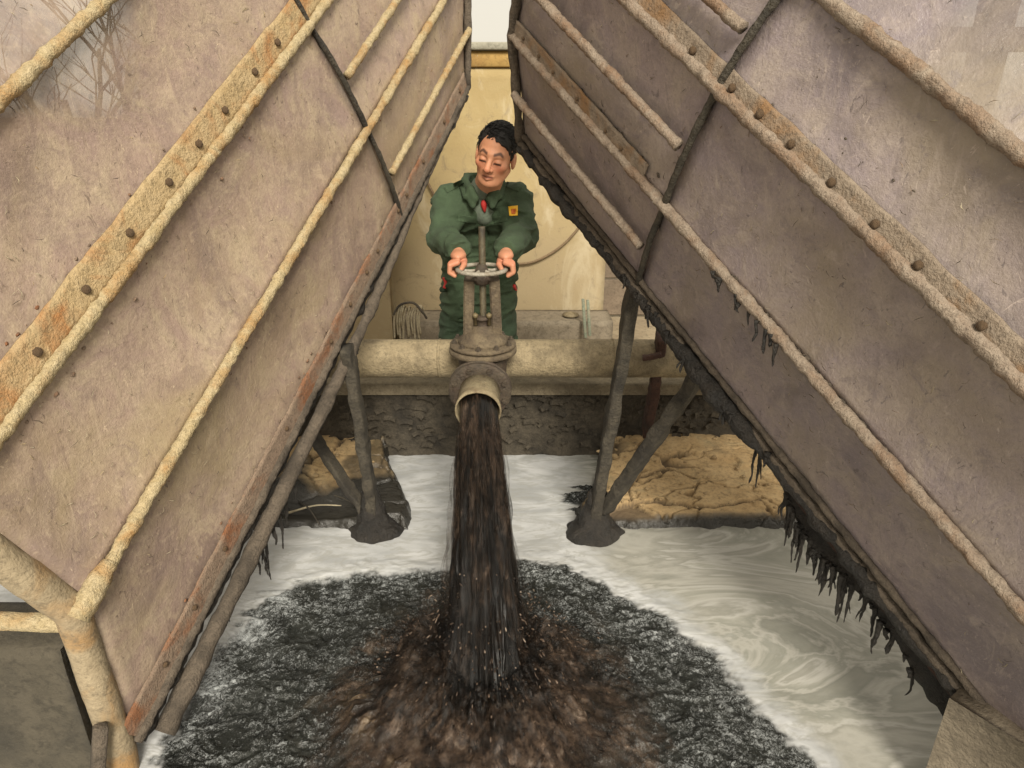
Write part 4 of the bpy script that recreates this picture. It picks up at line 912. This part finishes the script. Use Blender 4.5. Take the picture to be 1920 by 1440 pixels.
    # ---- hands closed on the rim
    def hand(g, s, wr):
        def fn(P):
            d = d_cone(P, wr+np.array([0, .03, .02]), wr, .023, .021)
            kn = g+np.array([s*.006, -.004, .029])
            d = smin(d, d_ell(P, (wr+kn)/2+np.array([0, 0, .002]), (.030, .045, .020)), .02)
            for k in range(4):
                o = np.array([0, -.045+.0205*k, 0]); ln = (.92, 1.0, .97, .82)[k]
                k0 = g+o*np.array([1, 1, 1])+np.array([s*.004, .012, .027+.003*math.sin(k*1.5)])
                k1 = g+o+np.array([-s*.024*ln, -.002, .020]); k2 = g+o+np.array([-s*.027*ln, -.003, -.006]); k3 = g+o+np.array([-s*.006, -.002, -.019])
                e = np.minimum(np.minimum(d_cone(P, k0, k1, .0105, .0098), d_cone(P, k1, k2, .0096, .0088)), d_cone(P, k2, k3, .0088, .0075))
                d = smin(d, e, .004)
            t0, t1, t2 = g+np.array([s*.024, .03, .022]), g+np.array([s*.027, -.012, .016]), g+np.array([s*.018, -.036, .004])
            d = smin(d, np.minimum(d_cone(P, t0, t1, .0135, .0115), d_cone(P, t1, t2, .0112, .0088)), .006)
            return d
        lo = np.minimum(g, wr)-[.075, .085, .06]; hi = np.maximum(g, wr)+[.075, .07, .08]
        v, f = nets(fn, lo, hi, .0022); c = np.tile(np.array([.47, .215, .125]), (len(v), 1))*(1+.12*fbm(v*45, 3))[:, None]
        k_ = np.exp(-((v[:, 2]-g[2]-.028)/.010)**2)*.35; return v, f, c*(1-k_[:, None])+k_[:, None]*np.array([.55, .17, .10])
    v2, f2, c2 = hand(gl, 1, wrL); v3, f3, c3 = hand(gr, -1, wrR)
    # ---- trunk and limbs under the clothes
    def core(P):
        d = smin(d_cone(P, neck1, J(903, 425, 3.12), .05, .06), d_cone(P, J(903, 425, 3.12), hip, .06, .08), .03)
        for s_, e_, w_ in ((shL, elL, wrL), (shR, elR, wrR)):
            d = smin(d, d_cone(P, s_, e_, .045, .038), .03); d = smin(d, d_cone(P, e_, w_+np.array([0, .02, .015]), .036, .024), .01)
        d = smin(d, d_cone(P, shL, shR, .045, .045), .04)
        for h_, k_, a_ in ((hpL, knL, anL), (hpR, knR, anR)):
            d = smin(d, d_cone(P, h_, k_, .068, .05), .03); d = smin(d, d_cone(P, k_, a_, .047, .032), .01)
        return d
    lo = np.array([hip[0]-.30, 2.50, .04]); hi = np.array([hip[0]+.32, 3.40, neck1[2]+.08]); v4, f4 = nets(core, lo, hi, .012)
    c4 = np.tile(np.array([.50, .235, .14]), (len(v4), 1))
    vs_, fs_, n_ = [], [], 0
    for v, f in ((v1, f1), (v2, f2), (v3, f3), (v4, f4)): vs_.append(v); fs_.append(f+n_); n_ += len(v)
    me = mesh("body", np.concatenate(vs_), np.concatenate(fs_)); tt = np.concatenate([tint, c2, c3, c4]); attr(me, "tint", tt)
    link("body", me, M['skin'], th)
    # ---- hair
    def hairf(P):
        q = loc(P); d = d_ell(q, (0, .018, .037), (.079, .099, .092))
        zc = np.interp(q[..., 1], [-.11, -.065, -.05, -.03, -.012, .01, .03, .055, .08, .12], [.086, .082, .066, .034, -.002, .014, .020, -.02, -.05, -.06])
        zc = zc-.012*ss(q[..., 0], -.02, .05)*(q[..., 1] < -.03)
        zc = zc+.007*vn(V3(q[..., 0]*90, q[..., 1]*60, 0*q[..., 0]))
        d = smax(d, (zc-q[..., 2])*.8, .006)
        qa = q*np.array([60, 170, 60], np.float32)
        return (d-.003*vn(qa)-.006*vn(q*24))*hs
    vh, fh = nets(hairf, hc-[.12, .14, .11], hc+[.13, .15, .15], .0026)
    tf_ = []
    for i in range(170):
        a_ = rng.uniform(0, 6.28); e_ = rng.uniform(.05, 1.45); n_ = np.array([math.cos(a_)*math.cos(e_), math.sin(a_)*math.cos(e_), math.sin(e_)])
        p = np.array([0, .018, .037])+n_*np.array([.080, .099, .090])
        if p[1] < -.045 and p[2] < .075 or (p[1] < .02 and p[2] < .02) or p[2] < -.03: continue
        d_ = unit(n_*.35+np.array([.55, .3, .1])+rng.normal(0, .22, 3)); L = rng.uniform(.010, .022)
        pts = np.array([p-n_*.004, p+d_*L*.5, p+d_*L+np.array([0, 0, -.004])]); pts = hc+(pts*hs)@Rm.T
        tf_.append(tube(pts, [.0022, .0016, .0004], 3))
    nrm_ = unit
    for i in range(900):
        a_ = rng.uniform(0, 6.28); e_ = rng.uniform(-.1, 1.5); n_ = np.array([math.cos(a_)*math.cos(e_), math.sin(a_)*math.cos(e_), math.sin(e_)]); p = np.array([0, .018, .037])+n_*np.array([.080, .100, .093])
        if p[1] < -.03 and p[2] < .088 or (p[1] < .03 and p[2] < .03) or p[2] < -.02: continue
        fl_ = np.array([.7, .25, -.15])+rng.normal(0, .22, 3); d_ = unit(fl_-n_*(fl_@n_)); L = rng.uniform(.014, .034); pts = np.array([p-n_*.002, p+d_*L*.5+n_*.004, p+d_*L+n_*rng.uniform(-.002, .005)]); pts = hc+(pts*hs)@Rm.T
        tf_.append(tube(pts, [.0014, .0016, .0004], 3))
    part("hair", join((vh, fh), *tf_), M['hair'], th)
    # ---- jacket
    def folds(P, k=1.0):
        w = P+.02*V3(vn(P*9), vn(P*9+4), vn(P*9+8)).astype(np.float32)
        return k*(.019*(1-2*np.abs(fbm(w*np.array([9, 9, 24], np.float32), 2)))+.004*fbm(w*34, 2)-.009)
    sC = (shL+shR)/2; ch = J(903, 425, 3.10); hem = hip+np.array([0, -.02, -.015])
    def jk(P):
        d = 1e3
        for s in (-1, 1):
            o1, o2, o3 = np.array([s*.075, 0, 0]), np.array([s*.072, 0, 0]), np.array([s*.068, 0, 0])
            t = smin(d_cone(P, sC+o1+np.array([0, .02, -.03]), ch+o2, .088, .105), d_cone(P, ch+o2, hem+o3, .105, .108), .05)
            d = t if isinstance(d, float) else smin(d, t, .05)
        d = smin(d, d_cone(P, shL+np.array([0, 0, .0]), shR, .062, .062), .05)
        d = smin(d, d_cone(P, sC, neck1+np.array([0, .01, -.01]), .08, .062), .04)
        for s_, e_, w_ in ((shL, elL, wrL), (shR, elR, wrR)):
            w2 = w_+np.array([0, .006, .004])
            d = smin(d, d_cone(P, s_, e_, .070, .063), .035); d = smin(d, d_cone(P, e_, w2, .064, .043), .018)
            d = smin(d, d_cone(P, w2+(e_-w2)*.06, w2+(e_-w2)*.12, .046, .047), .006)
        d = smax(d, (hem[2]-.075)-P[..., 2], .01)                        # hem
        cut = 1e3
        for w_, e_ in ((wrL, elL), (wrR, elR)):
            n_ = unit(e_-w_).astype(np.float32); near = np.sqrt(((P-w_.astype(np.float32))**2).sum(-1)); pl = -((P-(w_-n_*.012).astype(np.float32))@n_); d = np.where(near < .13, smax(d, pl, .006), d)
        nb = d_cone(P, neck1+np.array([0, .0, -.015]), neck0+np.array([.004, -.02, .07]), .064, .075); d = smax(d, -nb, .01)   # neck opening
        vv = d_cone(P, J(908, 372, 2.865), J(912, 405, 2.865), .034, .006); d = smax(d, -vv, .01)                              # V at the front
        return d-folds(P)
    lo = np.array([hip[0]-.36, 2.44, hem[2]-.12]); hi = np.array([hip[0]+.38, 3.36, neck0[2]+.08])
    vj, fj = nets(jk, lo, hi, .0065); jo = link("jacket", mesh("jacket", vj, fj), M['jacket'], th)
    tree = BVHTree.FromPolygons([tuple(p) for p in vj], [tuple(map(int, q)) for q in fj])
    def hit(x, y):
        r = Vector(unit(ray(x, y))); h = tree.ray_cast(Vector(O), r); return (np.array(h[0]), np.array(h[1])) if h[0] is not None else (None, None)
    # collar, placket, pocket flaps, shoulder straps: cloth plates lying on the jacket
    def plate(name, pts, thick, lift, mat, parent=jo, yfix=None):
        pts = np.array(pts, float); c = pts.mean(0); n = 9; G = np.zeros((n, n, 3)); ok = True
        for i in range(n):
            for j in range(n):
                u, w = i/(n-1), j/(n-1); p = pts[0]*(1-u)*(1-w)+pts[1]*u*(1-w)+pts[2]*u*w+pts[3]*(1-u)*w
                h, nn = hit(*p)
                if h is None: h = atY(*p, 2.88)
                r = unit(ray(*p)); G[i, j] = h-r*lift*(1+.3*math.sin(u*7+w*4))
        for _ in range(3): G[1:-1, 1:-1] = (G[1:-1, 1:-1]*2+G[:-2, 1:-1]+G[2:, 1:-1]+G[1:-1, :-2]+G[1:-1, 2:])/6
        v, f = sheet(G, thick, unit(O-G.mean((0, 1)))); return part(name, (v, f), mat, parent)
    def colf(P):
        d = 1e3
        for s in (-1, 1):
            b = neck1+np.array([.004, -.012, .058]); K = [b+np.array([0, .075, .045]), b+np.array([s*.066, .045, .040]), b+np.array([s*.076, -.015, .018]), b+np.array([s*.050, -.075, -.012]), b+np.array([s*.028, -.105, -.045])]
            for k in range(4):
                e = d_cone(P, K[k], K[k+1], .015, .015); f_ = d_cone(P, K[k]+np.array([s*.012, -.004, -.026]), K[k+1]+np.array([s*(.012+.01*(k == 2)), -.004, -.03]), .012, .012)
                e = smin(e, f_, .02); d = e if isinstance(d, float) else smin(d, e, .01)
        return d-.003*fbm(P*26, 2)
    vc, fc = nets(colf, neck1-[.14, .17, .13], neck1+[.14, .14, .10], .0045); part("collar", (vc, fc), M['jacket'], jo)
    plate("pocket_flap", [(858, 402), (893, 407), (892, 420), (858, 415)], .004, .004, M['jacket'])
    plate("pocket_flap", [(925, 407), (952, 402), (952, 414), (926, 420)], .004, .004, M['jacket'])
    plate("placket", [(905, 405), (914, 405), (914, 480), (905, 480)], .004, .004, M['jacket'])
    plate("shoulder_strap", [(832, 352), (866, 336), (870, 345), (838, 362)], .004, .003, M['jacket'])
    plate("shoulder_strap", [(951, 340), (978, 350), (973, 360), (948, 350)], .004, .003, M['jacket'])
    plate("sleeve_badge", [(953, 387), (971, 385), (971, 404), (955, 405)], .003, .005, M['badge'])
    plate("badge_emblem", [(958, 392), (967, 391), (967, 401), (959, 401)], .002, .0085, M['badgered'])
    # shirt in the open neck
    def sh(P):
        d = smin(smin(d_cone(P, neck1+np.array([0, .0, .0]), J(909, 400, 2.93), .064, .05), d_cone(P, neck1, neck1*.5+neck0*.5+np.array([.002, -.018, .018]), .064, .061), .02), d_ell(P, neck1+np.array([0, -.03, -.03]), (.07, .06, .05)), .02)
        return d-.003*fbm(P*30, 2)
    vS, fS = nets(sh, neck1-[.12, .14, .16], neck1+[.12, .12, .09], .005); part("shirt", (vS, fS), M['shirt'], th)
    a_, b_ = J(906, 376, 2.855), J(909, 398, 2.868); part("red_undershirt", tube(np.linspace(a_, b_, 8), [.006, .011, .013, .012, .011, .009, .006, .003], 8), M['red'], th)
    # ---- trousers and shoes
    def tr(P):
        d = d_ell(P, hip+np.array([0, .0, -.01]), (.155, .105, .10))
        for h_, k_, a2 in ((hpL, knL, anL), (hpR, knR, anR)):
            d = smin(d, d_cone(P, h_, k_, .098, .086), .03); d = smin(d, d_cone(P, k_, a2+np.array([0, 0, -.03]), .086, .082), .02)
        d = smax(d, .062-P[..., 2], .006)
        return d-folds(P, .9)
    vt, ft = nets(tr, (hip[0]-.27, 2.98, .03), (hip[0]+.27, 3.36, hip[2]+.14), .007); to = link("trousers", mesh("trousers", vt, ft), M['trouser'], th)
    tree2 = BVHTree.FromPolygons([tuple(p) for p in vt], [tuple(map(int, q)) for q in ft])
    def pt(x, y):
        h = tree2.ray_cast(Vector(O), Vector(unit(ray(x, y)))); return np.array(h[0])-unit(ray(x, y))*.004 if h[0] is not None else atY(x, y, 3.07)
    for pts in ([(832, 520), (836, 530), (833, 540)], [(964, 536), (966, 546), (963, 556)]):
        part("red_pocket_trim", tube(spline([pt(*p) for p in pts], 10), .009, 6), M['red'], to)
    part("pocket_flap", tube(spline([pt(828, 543), pt(842, 541), pt(856, 546)], 10), [.014]*10, 6), M['trouser'], to)
    for a2, s in ((anL, -1), (anR, 1)):
        def so(P): return smax(smin(d_ell(P, a2+np.array([0, -.06, -.045]), (.048, .12, .05)), d_cone(P, a2, a2+np.array([0, 0, -.04]), .045, .05), .03), .031-P[..., 2], .006)
        vo, fo = nets(so, a2-[.09, .22, .1], a2+[.09, .12, .08], .008); part("shoe", (vo, fo), M['shoe'], th)
make_man()
